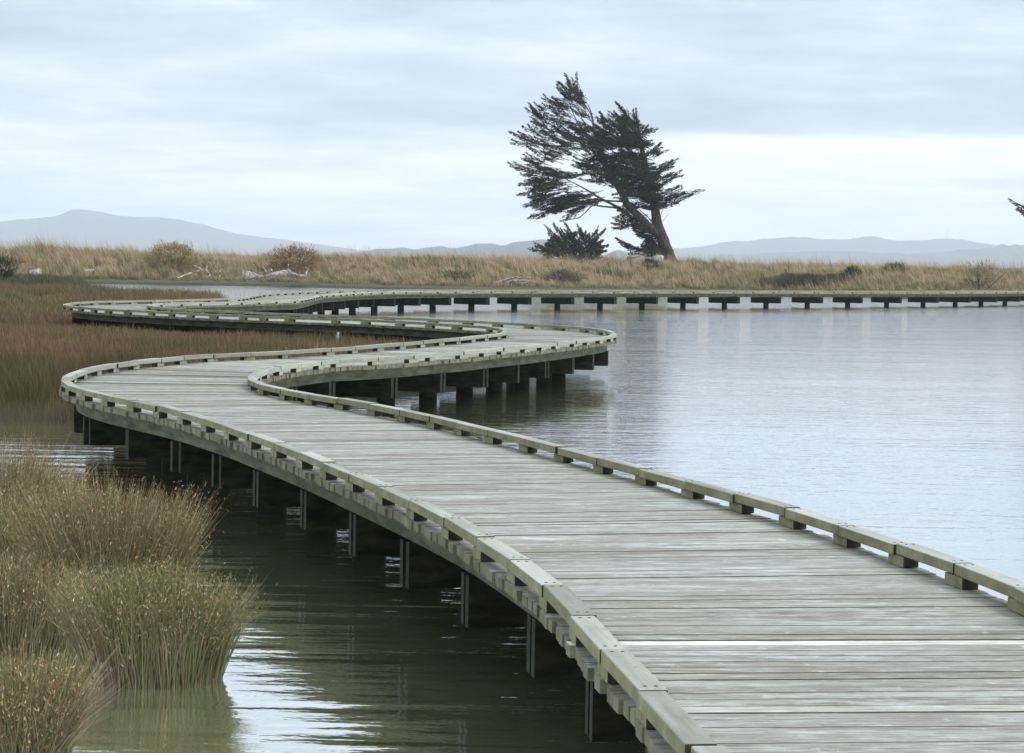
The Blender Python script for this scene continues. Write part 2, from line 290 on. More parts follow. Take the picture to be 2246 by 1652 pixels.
# --- deck: every plank its own board, all in the deck part
mb = MB(); PW = 0.14
pale = {round(near_s(1800, 1417) / PW): (0.95, 0.97, 0.96)}; light_k = round(near_s(1800, 1565) / PW)
palep = []
for k in range(int(math.floor(S0 / PW)) + 1, int(S1 / PW)):
    s = k * PW; g = random.choice((0.003, 0.0035, 0.004, 0.005, 0.008))
    a0, a1 = s - PW / 2 + g, s + PW / 2 - g
    (c0, c1), (n0, n1), (h0, h1) = fr([a0, a1])
    eL, eR = random.uniform(-0.02, 0.02), random.uniform(-0.02, 0.02)
    z0, z1 = DZ + random.gauss(0, 0.0018), DZ + random.gauss(0, 0.0018)
    t = random.gauss(0.5, 0.2); t = min(max(t, 0), 1)
    cc = np.array([0.208, 0.206, 0.198]) * (1 - t) + np.array([0.305, 0.313, 0.312]) * t
    if random.random() < 0.25: cc = cc * random.uniform(0.72, 0.9) * np.array([1.03, 0.99, 0.95])
    if random.random() < 0.12: cc = cc * 1.18
    if k == light_k: cc = np.array([0.42, 0.43, 0.41])
    if k in pale: cc = np.array(pale[k])
    V, gc, cv = [], [], []; u0 = random.uniform(0, 60)
    edgec = cc * np.array([0.62, 0.60, 0.42])                # algae and grime gather beside the kerbs
    wl_, wr_ = random.uniform(0.16, 0.42), random.uniform(0.16, 0.42)
    for q_ in range(4):
        for (c, n, h, zz, v) in ((c0, n0, h0, z0, 0.0), (c1, n1, h1, z1, PW)):
            off = (-(h + eL), -h + wl_, h - wr_, h + eR)[q_]; q = c + n * off
            for dz in (-0.058, 0):
                V.append([q[0], q[1], zz + dz]); gc.append([u0 + off, k * 3.7 + v, dz]); cv.append(edgec if (q_ in (0, 3) and k not in pale) else cc)
    PQ = [[0, 2, 3, 1], [12, 13, 15, 14]]
    for q_ in range(3):
        a_ = 4 * q_; e_ = a_ + 4
        PQ += [[a_, a_ + 1, e_ + 1, e_], [a_ + 2, e_ + 2, e_ + 3, a_ + 3], [a_ + 1, a_ + 3, e_ + 3, e_ + 1], [a_, e_, e_ + 2, a_ + 2]]
    tgt = mb
    if k in pale: tgt = MB(); palep.append(tgt)
    tgt.add(V, np.array(PQ)[:, ::-1], col=cv, gc=gc)
under(mb.build('deck', M['plank']))
for i, q in enumerate(palep):
    o = under(q.build('plank', M['plank'])); tag(o, 'bleached white replacement plank')

# --- stringers under the planks
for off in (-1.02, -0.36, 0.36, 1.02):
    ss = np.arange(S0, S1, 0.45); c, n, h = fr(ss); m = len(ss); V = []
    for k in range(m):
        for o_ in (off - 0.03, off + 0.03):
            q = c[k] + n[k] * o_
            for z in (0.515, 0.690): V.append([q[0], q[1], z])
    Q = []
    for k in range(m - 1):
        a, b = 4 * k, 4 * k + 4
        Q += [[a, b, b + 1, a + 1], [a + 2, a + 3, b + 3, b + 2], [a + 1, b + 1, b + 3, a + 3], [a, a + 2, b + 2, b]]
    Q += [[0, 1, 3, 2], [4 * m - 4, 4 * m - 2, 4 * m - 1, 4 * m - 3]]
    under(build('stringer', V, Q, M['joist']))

# --- supports: a pair of cross bearers on a central pile
def gap(s): return float(np.interp(s, [0, 33, 36, 48, 80, 118, 122, 138, 158, 185], [1.75, 1.75, 1.85, 1.85, 2.2, 2.8, 3.4, 3.6, 4.25, 4.5]))
sup = [16.3]
while sup[-1] < S1 - 2: sup.append(sup[-1] + gap(sup[-1]))
lo = 16.3
while lo > S0 + 2: lo -= 1.75; sup.insert(0, lo)
for s in sup:
    c, n, h = fr(s); t = np.array([-n[1], n[0]]); mb = MB()
    for d in (-0.068, 0.068):
        jl = random.uniform(-0.03, 0.03)
        b0 = 0.14 if s > 100 else 0.185
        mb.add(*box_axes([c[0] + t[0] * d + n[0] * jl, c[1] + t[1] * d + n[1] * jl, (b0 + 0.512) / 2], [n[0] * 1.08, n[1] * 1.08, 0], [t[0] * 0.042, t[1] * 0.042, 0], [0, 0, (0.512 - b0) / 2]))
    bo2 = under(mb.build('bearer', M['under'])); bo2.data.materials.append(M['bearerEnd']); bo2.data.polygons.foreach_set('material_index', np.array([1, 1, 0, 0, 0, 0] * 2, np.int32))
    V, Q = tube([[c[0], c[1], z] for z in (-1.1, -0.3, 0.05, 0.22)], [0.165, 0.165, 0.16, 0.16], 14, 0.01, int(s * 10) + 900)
    under(build('pile', V, Q, M['under'], smooth=True))

# --- kerb rails on spacer blocks, both edges
def seg(s): return float(np.interp(s, [0, 34, 38, 48, 60, 64, 69, 74, 90, 118, 130, 150, 190], [0.95, 0.95, 1.1, 1.15, 1.35, 0.95, 0.95, 1.35, 1.45, 1.5, 1.65, 1.95, 2.1]))
def rail_tone():
    t = random.random(); c = np.array([0.22, 0.222, 0.20]) * (1 - t) + np.array([0.335, 0.342, 0.325]) * t
    return c * random.uniform(0.74, 1.14)
items = []
for side in (-1, 1):
    joints = [S0 + 0.3]
    while joints[-1] < S1 - 2.5:
        s = joints[-1]; L = seg(s) * random.uniform(0.95, 1.05)
        (ca, cb), (na, nb), (ha, hb) = fr([s, s + 0.2])
        sp = np.linalg.norm((cb + nb * side * hb) - (ca + na * side * ha)) / 0.2
        joints.append(s + min(L / max(sp, 0.45), 2.2))
    for j, (a, b) in enumerate(zip(joints[:-1], joints[1:])):
        items.append((a, b, side))
items.sort(key=lambda q: abs(q[0] - 4) if q[0] > 1 else 60 + abs(q[0]))
stuff_r, stuff_b = MB(), MB()
for idx, (a, b, side) in enumerate(items):
    (ca, cb), (na, nb), (ha, hb) = fr([a + 0.006, b - 0.006])
    jz, jo = random.gauss(0, 0.0035), random.gauss(0, 0.007)
    def rail(sh=0.0):
        V = []
        for (c, n, h) in ((ca, na, ha), (cb, nb, hb)):
            for o_ in (h - 0.114, h):
                q = c + n * side * (o_ + jo)
                for z in (KB + 0.001, KT): V.append([q[0], q[1], z + jz])
        return V
    V = rail(); ln = math.hypot(*(np.array(V[4]) - np.array(V[0]))[:2])
    u0 = random.uniform(0, 80)
    gc = [[u0 + u, o_ + idx * 1.3, z] for u in (0, ln) for o_ in (0, 0.1) for z in (0, 0.065)]
    Q = BOXQ if side < 0 else BOXQ[:, ::-1]
    cc = rail_tone()
    # block below the joint at a
    hb_ = 0.125 * seg(a); (c2, c3), (n2, n3), (h2, h3) = fr([a - hb_ * 0.95, a + hb_ * 1.05])
    VB = []
    for (c, n, h) in ((c2, n2, h2), (c3, n3, h3)):
        for o_ in (h - 0.097, h - 0.004):
            q = c + n * side * o_
            for z in (DZ + 0.004, KB): VB.append([q[0], q[1], z])
    gb = [[u0 + 7 + u, o_, z] for u in (0, 0.25) for o_ in (0, 0.1) for z in (0, 0.065)]
    cb_ = rail_tone() * 0.92
    if idx < 100:
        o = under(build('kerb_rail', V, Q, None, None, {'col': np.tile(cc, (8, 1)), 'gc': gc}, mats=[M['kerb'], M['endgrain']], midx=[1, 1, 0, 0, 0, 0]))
        bv = o.modifiers.new('edge', 'BEVEL'); bv.width = 0.006; bv.segments = 2
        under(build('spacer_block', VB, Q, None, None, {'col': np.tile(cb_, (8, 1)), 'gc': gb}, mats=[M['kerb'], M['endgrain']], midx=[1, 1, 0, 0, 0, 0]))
        if 6.5 < a < 16.5:
            tv = np.array(V[4]) - np.array(V[0]); tv[2] = 0; tv /= np.linalg.norm(tv)
            ctr = (np.array(V[1]) + np.array(V[3])) / 2
            for e, sg in ((0, 1), (1, -1)):
                base = (np.array(V[1 + 4 * e]) + np.array(V[3 + 4 * e])) / 2 + tv * sg * 0.07
                for w_ in (-0.022, 0.022):
                    nn = np.array([-tv[1], tv[0], 0]); p = base + nn * w_
                    bq = build('bolt_head', *tube([p + [0, 0, -0.006], p + [0, 0, 0.003]], 0.008, 6), M['bolt']); bq.parent = o
    else:
        stuff_r.add(V, Q, col=cc, gc=gc); stuff_b.add(VB, Q, col=cb_, gc=gb)
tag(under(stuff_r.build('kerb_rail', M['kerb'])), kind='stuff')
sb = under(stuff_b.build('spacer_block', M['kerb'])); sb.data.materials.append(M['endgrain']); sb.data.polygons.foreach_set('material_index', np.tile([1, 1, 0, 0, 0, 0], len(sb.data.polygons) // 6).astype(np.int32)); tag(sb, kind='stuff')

# ------------------------------------------------------------------ ground, marsh, far bank
MARSH = np.array([(-8, 34.6), (-6.6, 34.8), (-5.6, 35.6), (-4.7, 37), (-3.2, 41), (-1.6, 45), (-0.7, 48.5), (-0.7, 52), (-1.5, 54.8), (-2.6, 58.8), (-5.6, 61.6), (-9.2, 63.0), (-11.8, 66.5), (-13.4, 71),
                  (-13.4, 77), (-12.6, 83), (-13.4, 95), (-15.0, 112), (-15.6, 121), (-18.5, 123.5), (-22.5, 127), (-25.6, 137), (-28.6, 148), (-30.5, 162), (-36, 176), (-44, 190), (-70, 190), (-70, 28), (-30, 31), (-15, 34)], float)
CLUMPS = [  # px x, px y of the foot, foot radius x, y, height, stems, label
    (338, 1488, 0.42, 0.34, 0.80, 5200, 'dense green rush clump standing in the water in front of the taller brown one'),
    (52, 1690, 0.20, 0.30, 0.62, 2800, 'grey-brown rush clump cut off by the bottom left corner of the view'),
    (235, 1330, 0.50, 0.42, 0.98, 6000, 'largest rush clump, rusty brown on top, behind the green one in the water'),
    (10, 1420, 0.42, 0.36, 0.66, 3200, 'low olive rush clump at the left edge between the corner clump and the tall ones'),
    (85, 1290, 0.50, 0.36, 0.80, 3600, 'olive rush clump behind the low one at the left edge'),
    (20, 1200, 0.48, 0.45, 1.0, 3600, 'farthest rush clump, faded brown, beside the bright strip of water at the left edge'),
]
WL = -0.12                                          # water level
feet = [at(c[0], c[1], WL) for c in CLUMPS]
def polysd(x, y, P):
    """signed distance, negative inside"""
    d = np.full(x.shape, 1e9); ins = np.zeros(x.shape, bool)
    for (ax, ay), (bx, by) in zip(P, np.roll(P, -1, 0)):
        ex, ey = bx - ax, by - ay; t = np.clip(((x - ax) * ex + (y - ay) * ey) / (ex * ex + ey * ey), 0, 1)
        d = np.minimum(d, np.hypot(x - ax - t * ex, y - ay - t * ey))
        cr = (ay > y) != (by > y)
        with np.errstate(divide='ignore', invalid='ignore'): xi = ax + (y - ay) * ex / np.where(ey == 0, 1e-9, ey)
        ins ^= cr & (x < xi)
    return np.where(ins, -d, d)
SHX = [-9000, -60, -41, -20, -4.4, 9.4, 18.7, 23.8, 31.8, 45, 9000]
SHY = [190, 188, 185, 188.7, 178, 185, 191, 186, 178, 186, 186]
def shore(x): return np.interp(x, SHX, SHY) + 1.3 * (fbm(x, x * 0, 3, 0.22) - 0.5) + 0.8 * (vnoise(x, x * 0, 9, 0.8) - 0.5)
def sm(a, b, v):
    t = np.clip((v - a) / (b - a), 0, 1); return t * t * (3 - 2 * t)
def height(x, y):
    h = np.full(x.shape, -0.6)
    sd = polysd(x, y, MARSH) - 0.25 + 0.5 * (fbm(x, y, 5, 0.9) - 0.5)
    h = np.maximum(h, -0.6 + 0.72 * sm(0.9, -0.5, sd) + 0.05 * (fbm(x, y, 6, 1.2) - 0.5))
    for (c, f) in zip(CLUMPS, feet):
        r = np.hypot((x - f[0]) / (c[2] * 1.0), (y - f[1]) / (c[3] * 1.0)); h = np.maximum(h, -0.6 + 0.53 * sm(1.6, 0.7, r))
    d = y - shore(x)
    b = -0.6 + 0.72 * sm(-2.0, 0.3, d) + 0.22 * sm(0.3, 4, d) + 1.45 * sm(3, 13, d) + 0.9 * (fbm(x, y, 11, 0.10) - 0.45) * sm(5, 14, d) - 1.2 * sm(60, 110, d)
    return np.maximum(h, b)
xs = np.concatenate([[-7800, -3000, -1200, -500, -220, -120, -80], np.arange(-62, 52, 0.6), [60, 80, 120, 220, 500, 1200, 3000, 7800]])
ys = np.concatenate([[-250, -60, -20, -5], np.arange(3, 250, 0.6), [270, 300, 400, 700, 1500, 3000, 5000, 9000, 13000]])
gx, gy = np.meshgrid(xs, ys); gz = height(gx, gy)
nx, ny = len(xs), len(ys); ii = (np.arange(ny - 1)[:, None] * nx + np.arange(nx - 1)).ravel()
dsh = gy - shore(gx)
tb = sm(2, 8, dsh)[..., None] * (0.6 + 0.4 * fbm(gx, gy, 21, 0.3))[..., None]
green = (sm(-0.5, 0.8, dsh) * sm(6, 2.5, dsh))[..., None]
gc_ = np.array([0.045, 0.040, 0.026]) * (1 - tb) + np.array([0.20, 0.15, 0.085]) * tb
gc_ = gc_ * (1 - 0.7 * green) + np.array([0.075, 0.078, 0.045]) * 0.7 * green
M['ground'] = leaf_mat('soil_and_mud', 0.8, 0.4, 1.0)
g = build('ground', np.stack([gx, gy, gz], -1).reshape(-1, 3), np.stack([ii, ii + 1, ii + nx + 1, ii + nx], 1), M['ground'], None, {'col': gc_.reshape(-1, 3)}, True)
tag(g, 'dark estuary mud, marsh flat and far grassy bank', kind='structure')

# --- water: glossy surface over dark olive depth
m = bpy.data.materials.new('estuary_water'); m.use_nodes = True; nt = m.node_tree; nt.nodes.clear()
out = nt.nodes.new('ShaderNodeOutputMaterial'); geo = nt.nodes.new('ShaderNodeNewGeometry'); pos = geo.outputs['Position']
sep = nt.nodes.new('ShaderNodeSeparateXYZ'); nt.links.new(pos, sep.inputs[0])
calm = math_(nt, 'ADD', sep.outputs[0], math_(nt, 'MULTIPLY', math_(nt, 'SUBTRACT', sep.outputs[1], 12.0), 0.33))
mr = nt.nodes.new('ShaderNodeMapRange'); mr.interpolation_type = 'SMOOTHSTEP'; nt.links.new(calm, mr.inputs[0]); mr.inputs[1].default_value = -0.5; mr.inputs[2].default_value = 5.5
rip = mr.outputs[0]
n1 = noise(nt, pos, 1.0, 3, 0.55, (3.8, 7.0, 1)); n2 = noise(nt, pos, 1.0, 2, 0.5, (0.8, 2.6, 1)); n4 = noise(nt, pos, 1.0, 2, 0.45, (0.42, 2.9, 1)); n3 = noise(nt, pos, 1.0, 2, 0.5, (0.12, 0.35, 1))
calmh = math_(nt, 'ADD', math_(nt, 'MULTIPLY', n4, 0.019), math_(nt, 'ADD', math_(nt, 'MULTIPLY', n2, 0.003), math_(nt, 'MULTIPLY', n1, 0.004)))
gust = math_(nt, 'ADD', 0.25, math_(nt, 'MULTIPLY', n3, 1.5))
rough = math_(nt, 'MULTIPLY', gust, math_(nt, 'ADD', math_(nt, 'MULTIPLY', n1, 0.0085), math_(nt, 'MULTIPLY', n2, 0.012)))
fet = nt.nodes.new('ShaderNodeMapRange'); fet.interpolation_type = 'SMOOTHSTEP'; nt.links.new(sep.outputs[1], fet.inputs[0])
for i_, v_ in ((1, 35.0), (2, 90.0), (3, 0.9), (4, 2.0)): fet.inputs[i_].default_value = v_
fe2 = nt.nodes.new('ShaderNodeMapRange'); fe2.interpolation_type = 'SMOOTHSTEP'; nt.links.new(sep.outputs[1], fe2.inputs[0])
for i_, v_ in ((1, 128.0), (2, 150.0), (3, 1.0), (4, 1.8)): fe2.inputs[i_].default_value = v_
rough = math_(nt, 'MULTIPLY', rough, fe2.outputs[0])
rough = math_(nt, 'MULTIPLY', rough, fet.outputs[0])
hgt = math_(nt, 'ADD', math_(nt, 'MULTIPLY', calmh, math_(nt, 'SUBTRACT', 1.0, rip)), math_(nt, 'MULTIPLY', rough, rip))
bp = nt.nodes.new('ShaderNodeBump'); bp.inputs['Distance'].default_value = 1.0; bp.inputs['Strength'].default_value = 1.0; nt.links.new(hgt, bp.inputs['Height'])
lw = nt.nodes.new('ShaderNodeLayerWeight'); lw.inputs['Blend'].default_value = 0.5; nt.links.new(bp.outputs[0], lw.inputs['Normal'])
fac = math_(nt, 'ADD', 0.04, math_(nt, 'MULTIPLY', math_(nt, 'POWER', lw.outputs['Facing'], 1.0), 0.96), clamp=True)
gl = nt.nodes.new('ShaderNodeBsdfGlossy'); gl.inputs['Roughness'].default_value = 0.03; gl.inputs['Color'].default_value = (0.97, 0.98, 1, 1); nt.links.new(bp.outputs[0], gl.inputs['Normal'])
df = nt.nodes.new('ShaderNodeBsdfDiffuse')
silt = noise(nt, pos, 0.8, 4, 0.6)
nt.links.new(ramp(nt, silt, [(0.3, (0.115, 0.13, 0.062)), (0.7, (0.22, 0.24, 0.125))]), df.inputs['Color'])
ms = nt.nodes.new('ShaderNodeMixShader'); nt.links.new(fac, ms.inputs[0]); nt.links.new(df.outputs[0], ms.inputs[1]); nt.links.new(gl.outputs[0], ms.inputs[2]); nt.links.new(ms.outputs[0], out.inputs[0])
w = build('water', [[-700, -200, WL], [700, -200, WL], [700, 215, WL], [-700, 215, WL]], [[0, 1, 2, 3]], m)
tag(w, 'calm to rippled grey estuary water', kind='structure')

# ------------------------------------------------------------------ foreground rush clumps
RED, OLV, STR, GRN, PNK = (np.array(c) for c in ((0.195, 0.125, 0.06), (0.195, 0.175, 0.08), (0.40, 0.34, 0.23), (0.13, 0.145, 0.075), (0.33, 0.245, 0.19)))
for ci, (c, f) in enumerate(zip(CLUMPS, feet)):
    x, y, rx, ry, hh, N, lab = c; N = int(N * 1.25)
    root = empty('rush_clump', (f[0], f[1], WL)); tag(root, lab, 'rush clump', 'rush clumps in the shallows beside the boardwalk')
    R = np.random.default_rng(40 + ci)
    a = R.uniform(0, 2 * math.pi, N); r = np.sqrt(R.uniform(0, 1, N)); lx, ly = np.cos(a) * r, np.sin(a) * r
    lump = 0.8 + 0.4 * vnoise(lx * 2 + ci * 9, ly * 2, 31, 1.6)
    P = np.stack([lx * rx, ly * ry, np.full(N, 0.0)], 1)
    h = hh * (1.0 - 0.22 * r ** 2) * lump * R.uniform(0.55, 1.1, N)
    fan = 0.17 if ci == 0 else 0.22
    ln = np.stack([lx * fan + R.normal(0, 0.10, N) - 0.02 - (0.10 * np.maximum(-lx - 0.3, 0) if ci == 0 else 0), ly * fan + R.normal(0, 0.10, N)], 1) * (h / 0.75)[:, None]
    k = vnoise(lx * 2 + 5 * ci, ly * 2, 77, 1.5); k2 = R.uniform(0, 1, N)
    tip = R.uniform(0.7, 1.4, N)[:, None] * np.where((k2 < 0.26 + (0.22 if ci == 2 else 0))[:, None], RED, np.where((k2 < 0.58)[:, None], OLV, np.where((k2 < 0.8)[:, None], np.array([0.16, 0.17, 0.07]), STR))) * R.uniform(0.75, 1.25, N)[:, None]
    rootc = np.where((R.uniform(0, 1, N) < 0.6)[:, None], GRN, np.where((R.uniform(0, 1, N) < 0.5)[:, None], OLV, PNK * 0.8)) * R.uniform(0.55, 1.6, N)[:, None]
    if ci == 0:
        pk = (lx < -0.45); rootc[pk] = PNK * R.uniform(0.6, 1.0, pk.sum())[:, None]
        tip = np.where((R.uniform(0, 1, N) < 0.62)[:, None], np.array([0.17, 0.185, 0.07]), tip)
    V, Q, C = blades(P, h, ln, R.uniform(0.0036, 0.0075, N), rootc, tip, 0.45, R)
    build('stems', V, Q, M['rush'], root, {'col': C})
    # seed heads: small bracts along the upper third of the stems
    K = int(N * 2.2); pick = R.integers(0, N, K); tt = R.uniform(0.62, 1.04, K)
    q = P[pick] + np.concatenate([ln[pick], np.zeros((K, 1))], 1) * (0.55 * tt + 0.45 * tt * tt)[:, None] + np.array([0, 0, 1.0]) * (h[pick] * tt * (1 - 0.12 * tt))[:, None] + R.normal(0, 0.008, (K, 3))
    cc = np.where((R.uniform(0, 1, K) < (0.25 if ci == 0 else 0.55))[:, None], RED * 1.15, np.where((R.uniform(0, 1, K) < 0.8)[:, None], OLV * 1.2, PNK * 1.2)) * R.uniform(0.45, 1.5, K)[:, None]
    wl = R.uniform(0, 1, K) < 0.003; cc[wl] = (0.6, 0.56, 0.5)
    V, Q, C = blades(q, R.uniform(0.008, 0.026, K), R.normal(0, 0.011, (K, 2)), R.uniform(0.005, 0.010, K), cc, cc, 0.3, R)
    build('seed_heads', V, Q, M['seed'], root, {'col': C})
    if True:                                      # bent and broken straws leaning out of the clump
        K = 130; a = R.uniform(-0.6, 3.6, K); P2 = np.stack([np.cos(a) * rx * 0.8, np.sin(a) * ry * 0.8, np.full(K, 0.05)], 1)
        V, Q, C = blades(P2, R.uniform(0.3, 0.6, K), np.stack([np.cos(a), np.sin(a)], 1) * R.uniform(0.15, 0.42, K)[:, None], 0.006, np.tile(STR, (K, 1)), np.tile(PNK, (K, 1)), 0.5, R)
        build('bent_straws', V, Q, M['rush'], root, {'col': C})

# ------------------------------------------------------------------ marsh rushes on the flat (one uncountable mass)
def marsh():
    R = np.random.default_rng(91); PX = []; 
    for (y0, y1, dens) in ((30, 45, 420), (45, 62, 260), (62, 85, 150), (85, 125, 70), (125, 192, 45)):
        x0, x1 = -0.235 * y1 - 2, 0.5
        n = int((x1 - x0) * (y1 - y0) * dens); x = R.uniform(x0, x1, n); y = R.uniform(y0, y1, n)
        ok = (x > -0.235 * y - 2.0); PX.append(np.stack([x[ok], y[ok]], 1))
    P = np.concatenate(PX); x, y = P.T
    sd = polysd(x, y, MARSH) + 0.7 * (fbm(x, y, 5, 0.9) - 0.5)
    dp = dist_path(x, y)
    ok = (sd < 0.45) & (dp > 1.32); x, y, sd, dp = x[ok], y[ok], sd[ok], dp[ok]
    n = len(x)
    big = fbm(x, y, 51, 0.16); lump = vnoise(x, y, 52, 0.75)
    h = (0.20 + 0.42 * lump + 0.22 * (fbm(x, y, 53, 0.22) - 0.3)) * R.uniform(0.65, 1.1, n)
    h *= np.where(y > 110, 1.25, 1.0); h *= 0.55 + 0.45 * sm(1.3, 2.6, dp)
    h = np.where((y < 41) & (x < -5.6), h * (0.8 + 1.0 * vnoise(x, y, 57, 0.8)), h)
    ln = R.normal(0, 0.10, (n, 2)) * (h / 0.5)[:, None] + np.array([-0.04, 0])
    wd = 0.0085 * np.clip(y / 40, 0.8, 4.0) * R.uniform(0.7, 1.3, n)
    rust, ol, yel, br = np.array([0.168, 0.098, 0.058]), np.array([0.14, 0.122, 0.05]), np.array([0.235, 0.175, 0.085]), np.array([0.105, 0.072, 0.038])
    k = np.clip((big + 0.07 * R.normal(size=n) - 0.42) / 0.24, 0, 1)[:, None]
    # rust-red belt in front of the third leg, olive and straw nearer the camera and far left
    yb = np.exp(-((y - 55) / 9.0) ** 2)[:, None]
    c = (ol * (1 - k) + rust * k) * (1 - 0.5 * yb) + rust * 0.5 * yb
    pick = R.uniform(0, 1, n)[:, None]
    c = np.where(pick < 0.13, yel, np.where(pick < 0.22, br, c)) * R.uniform(0.8, 1.2, n)[:, None]
    nd_ = ((y < 44) & (x < -5.0))[:, None]; c = np.where(nd_, (c * 0.4 + np.array([0.045, 0.052, 0.02]) * 0.6), c)
    gp = sm(0.60, 0.72, fbm(x, y * 0.6, 58, 0.45))[:, None]; c = c * (1 - 0.6 * gp) + np.array([0.085, 0.088, 0.036]) * 0.6 * gp
    dk = ((y > 128) & (x < -24))[:, None]; c = np.where(dk, np.array([0.075, 0.082, 0.04]) * R.uniform(0.7, 1.3, n)[:, None], c)
    z = height(x, y)
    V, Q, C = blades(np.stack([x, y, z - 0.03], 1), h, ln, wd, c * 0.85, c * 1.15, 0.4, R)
    o = build('marsh_rushes', V, Q, M['marsh'], None, {'col': C}); tag(o, 'rust and olive jointed rushes covering the marsh flat', 'marsh rushes', None, 'stuff')
    return n
nm = marsh()

# ------------------------------------------------------------------ dry tussock grass on the far bank (one uncountable mass)
def tussock():
    R = np.random.default_rng(5); n = 5200
    x = R.uniform(-56, 46, n * 3); d = np.abs(R.normal(0, 1, n * 3)) * 15 + 2.0; y = shore(x) + d
    ok = (np.abs(x) < 0.235 * y + 3) & (d < 48); x, y, d = x[ok][:n], y[ok][:n], d[ok][:n]
    dp = dist_path(x, y); ok = dp > 2.0; x, y, d = x[ok], y[ok], d[ok]
    z = height(x, y); n = len(x); B = 34
    big = fbm(x, y, 61, 0.09); lump = 0.5 * vnoise(x, y, 62, 0.5) + 0.5 * vnoise(x, y, 65, 0.17)
    oh = np.exp(-((x + 39.5) / 2.6) ** 2) * np.exp(-((y - 197) / 5.0) ** 2)
    hh = (1 + 0.75 * oh) * (0.50 + 0.80 * lump) * R.uniform(0.75, 1.15, n) * (0.55 + 0.45 * sm(2, 7, d))
    straw, tan, ol, br, gr = (np.array(c) for c in ((0.51, 0.38, 0.22), (0.42, 0.305, 0.19), (0.24, 0.22, 0.085), (0.25, 0.165, 0.095), (0.14, 0.145, 0.055)))
    big = fbm(x, y * 1.6, 61, 0.2); u = R.uniform(0.1, 0.9, n) + 1.5 * (big - 0.5)
    tc = np.where((u < 0.16)[:, None], gr, np.where((u < 0.36)[:, None], ol, np.where((u < 0.66)[:, None], tan, np.where((u < 0.93)[:, None], straw, br))))
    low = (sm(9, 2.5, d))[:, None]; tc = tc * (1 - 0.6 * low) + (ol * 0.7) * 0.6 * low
    ti = np.repeat(np.arange(n), B); N = len(ti)
    a = R.uniform(0, 2 * math.pi, N); r = R.uniform(0, 1, N) ** 0.7
    P = np.stack([x[ti] + np.cos(a) * r * 0.28, y[ti] + np.sin(a) * r * 0.28, z[ti] - 0.05], 1)
    h = hh[ti] * R.uniform(0.6, 1.1, N) * (1 - 0.25 * r)
    ln = np.stack([np.cos(a) * r * 0.5 - 0.32, np.sin(a) * r * 0.5], 1) * h[:, None] + R.normal(0, 0.07, (N, 2))
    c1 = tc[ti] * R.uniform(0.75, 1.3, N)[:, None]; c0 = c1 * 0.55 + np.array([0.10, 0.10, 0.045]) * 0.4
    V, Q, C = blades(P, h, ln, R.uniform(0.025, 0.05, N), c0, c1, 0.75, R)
    # tall loose flower stalks
    K = n * 6; pk = R.integers(0, n, K); P2 = np.stack([x[pk] + R.normal(0, 0.15, K), y[pk] + R.normal(0, 0.15, K), z[pk]], 1)
    h2 = hh[pk] * R.uniform(1.05, 1.75, K); c2 = np.array([0.48, 0.375, 0.25]) * R.uniform(0.75, 1.2, K)[:, None]
    V2, Q2, C2 = blades(P2, h2, R.normal(0, 0.10, (K, 2)) + np.array([-0.25, 0]), 0.015, c2, c2, 0.7, R)
    o = build('tussock_grass', np.concatenate([V, V2]), np.concatenate([Q, Q2 + len(V)]), M['tussock'], None, {'col': np.concatenate([C, C2])})
    tag(o, 'dry straw-coloured tussock grass covering the far bank', 'tussock grass', None, 'stuff')
tussock()

# ------------------------------------------------------------------ shrubs and mounds on the bank
def shrub(px, py, Y, rx, ry, rz, colors, n, label, group='shrubs on the far bank', lean=-0.15, name='coastal_shrub', lw=0.04, leaf=0.26, cat='shrub'):
    p = atY(px, py, Y); zb = float(height(np.array([p[0]]), np.array([Y]))[0])
    R = np.random.default_rng(int(px * 7 + py)); root = empty(name, (p[0], p[1], zb)); tag(root, label, cat, group)
    top = max(p[2] - zb + rz, 0.5); zc = top * 0.5; rz = top * 0.52
    a = R.uniform(0, 2 * math.pi, n); ph = np.arccos(R.uniform(-1, 1, n)); r = R.uniform(0.35, 1, n) ** 0.5
    lum = 0.50 + 0.8 * vnoise(np.cos(a) * 2 + ph + px, np.sin(a) * 2 + ph * 2, 71, 1.5)
    dirv = np.stack([np.cos(a) * np.sin(ph), np.sin(a) * np.sin(ph), np.cos(ph)], 1)
    P = dirv * (r * lum)[:, None] * np.array([rx, ry, rz]) + np.array([0, 0, zc])
    P[:, 2] = np.maximum(P[:, 2], 0.03)
    ci = R.integers(0, len(colors), n); c = np.array(colors)[ci] * R.uniform(0.7, 1.3, n)[:, None]
    ln = dirv[:, :2] * leaf * 0.7 + R.normal(0, leaf * 0.3, (n, 2)) + np.array([lean, 0]) * leaf
    V, Q, C = blades(P, np.abs(dirv[:, 2]) * leaf * 0.7 + R.uniform(0, leaf * 0.6, n), ln, lw * R.uniform(0.6, 1.3, n), c, c, 0.4, R)
    build('foliage', V, Q, M['shrub'], root, {'col': C}); mb = MB()
    for k in range(7):
        b = R.normal(0, 0.25, 2); mb.add(*tube([[b[0] * 0.3, b[1] * 0.3, -0.1], [b[0] * rx, b[1] * ry, zc * 0.6], [b[0] * rx * 2, b[1] * ry * 2, zc + rz * 0.4]], [0.05, 0.035, 0.015], 6))
    mb.build('stems', M['bark'], root)
DG, BG, RB, OG = [(0.025, 0.05, 0.022), (0.04, 0.065, 0.03)], [(0.36, 0.26, 0.13), (0.26, 0.22, 0.10), (0.44, 0.32, 0.17)], [(0.29, 0.195, 0.115), (0.22, 0.15, 0.085), (0.36, 0.26, 0.15)], [(0.12, 0.125, 0.055), (0.18, 0.165, 0.075), (0.24, 0.20, 0.11)]
shrub(2, 582, 165, 1.45, 1.1, 0.75, DG, 2200, 'dark green rounded shrub at the left edge beside the rushes', lean=0)
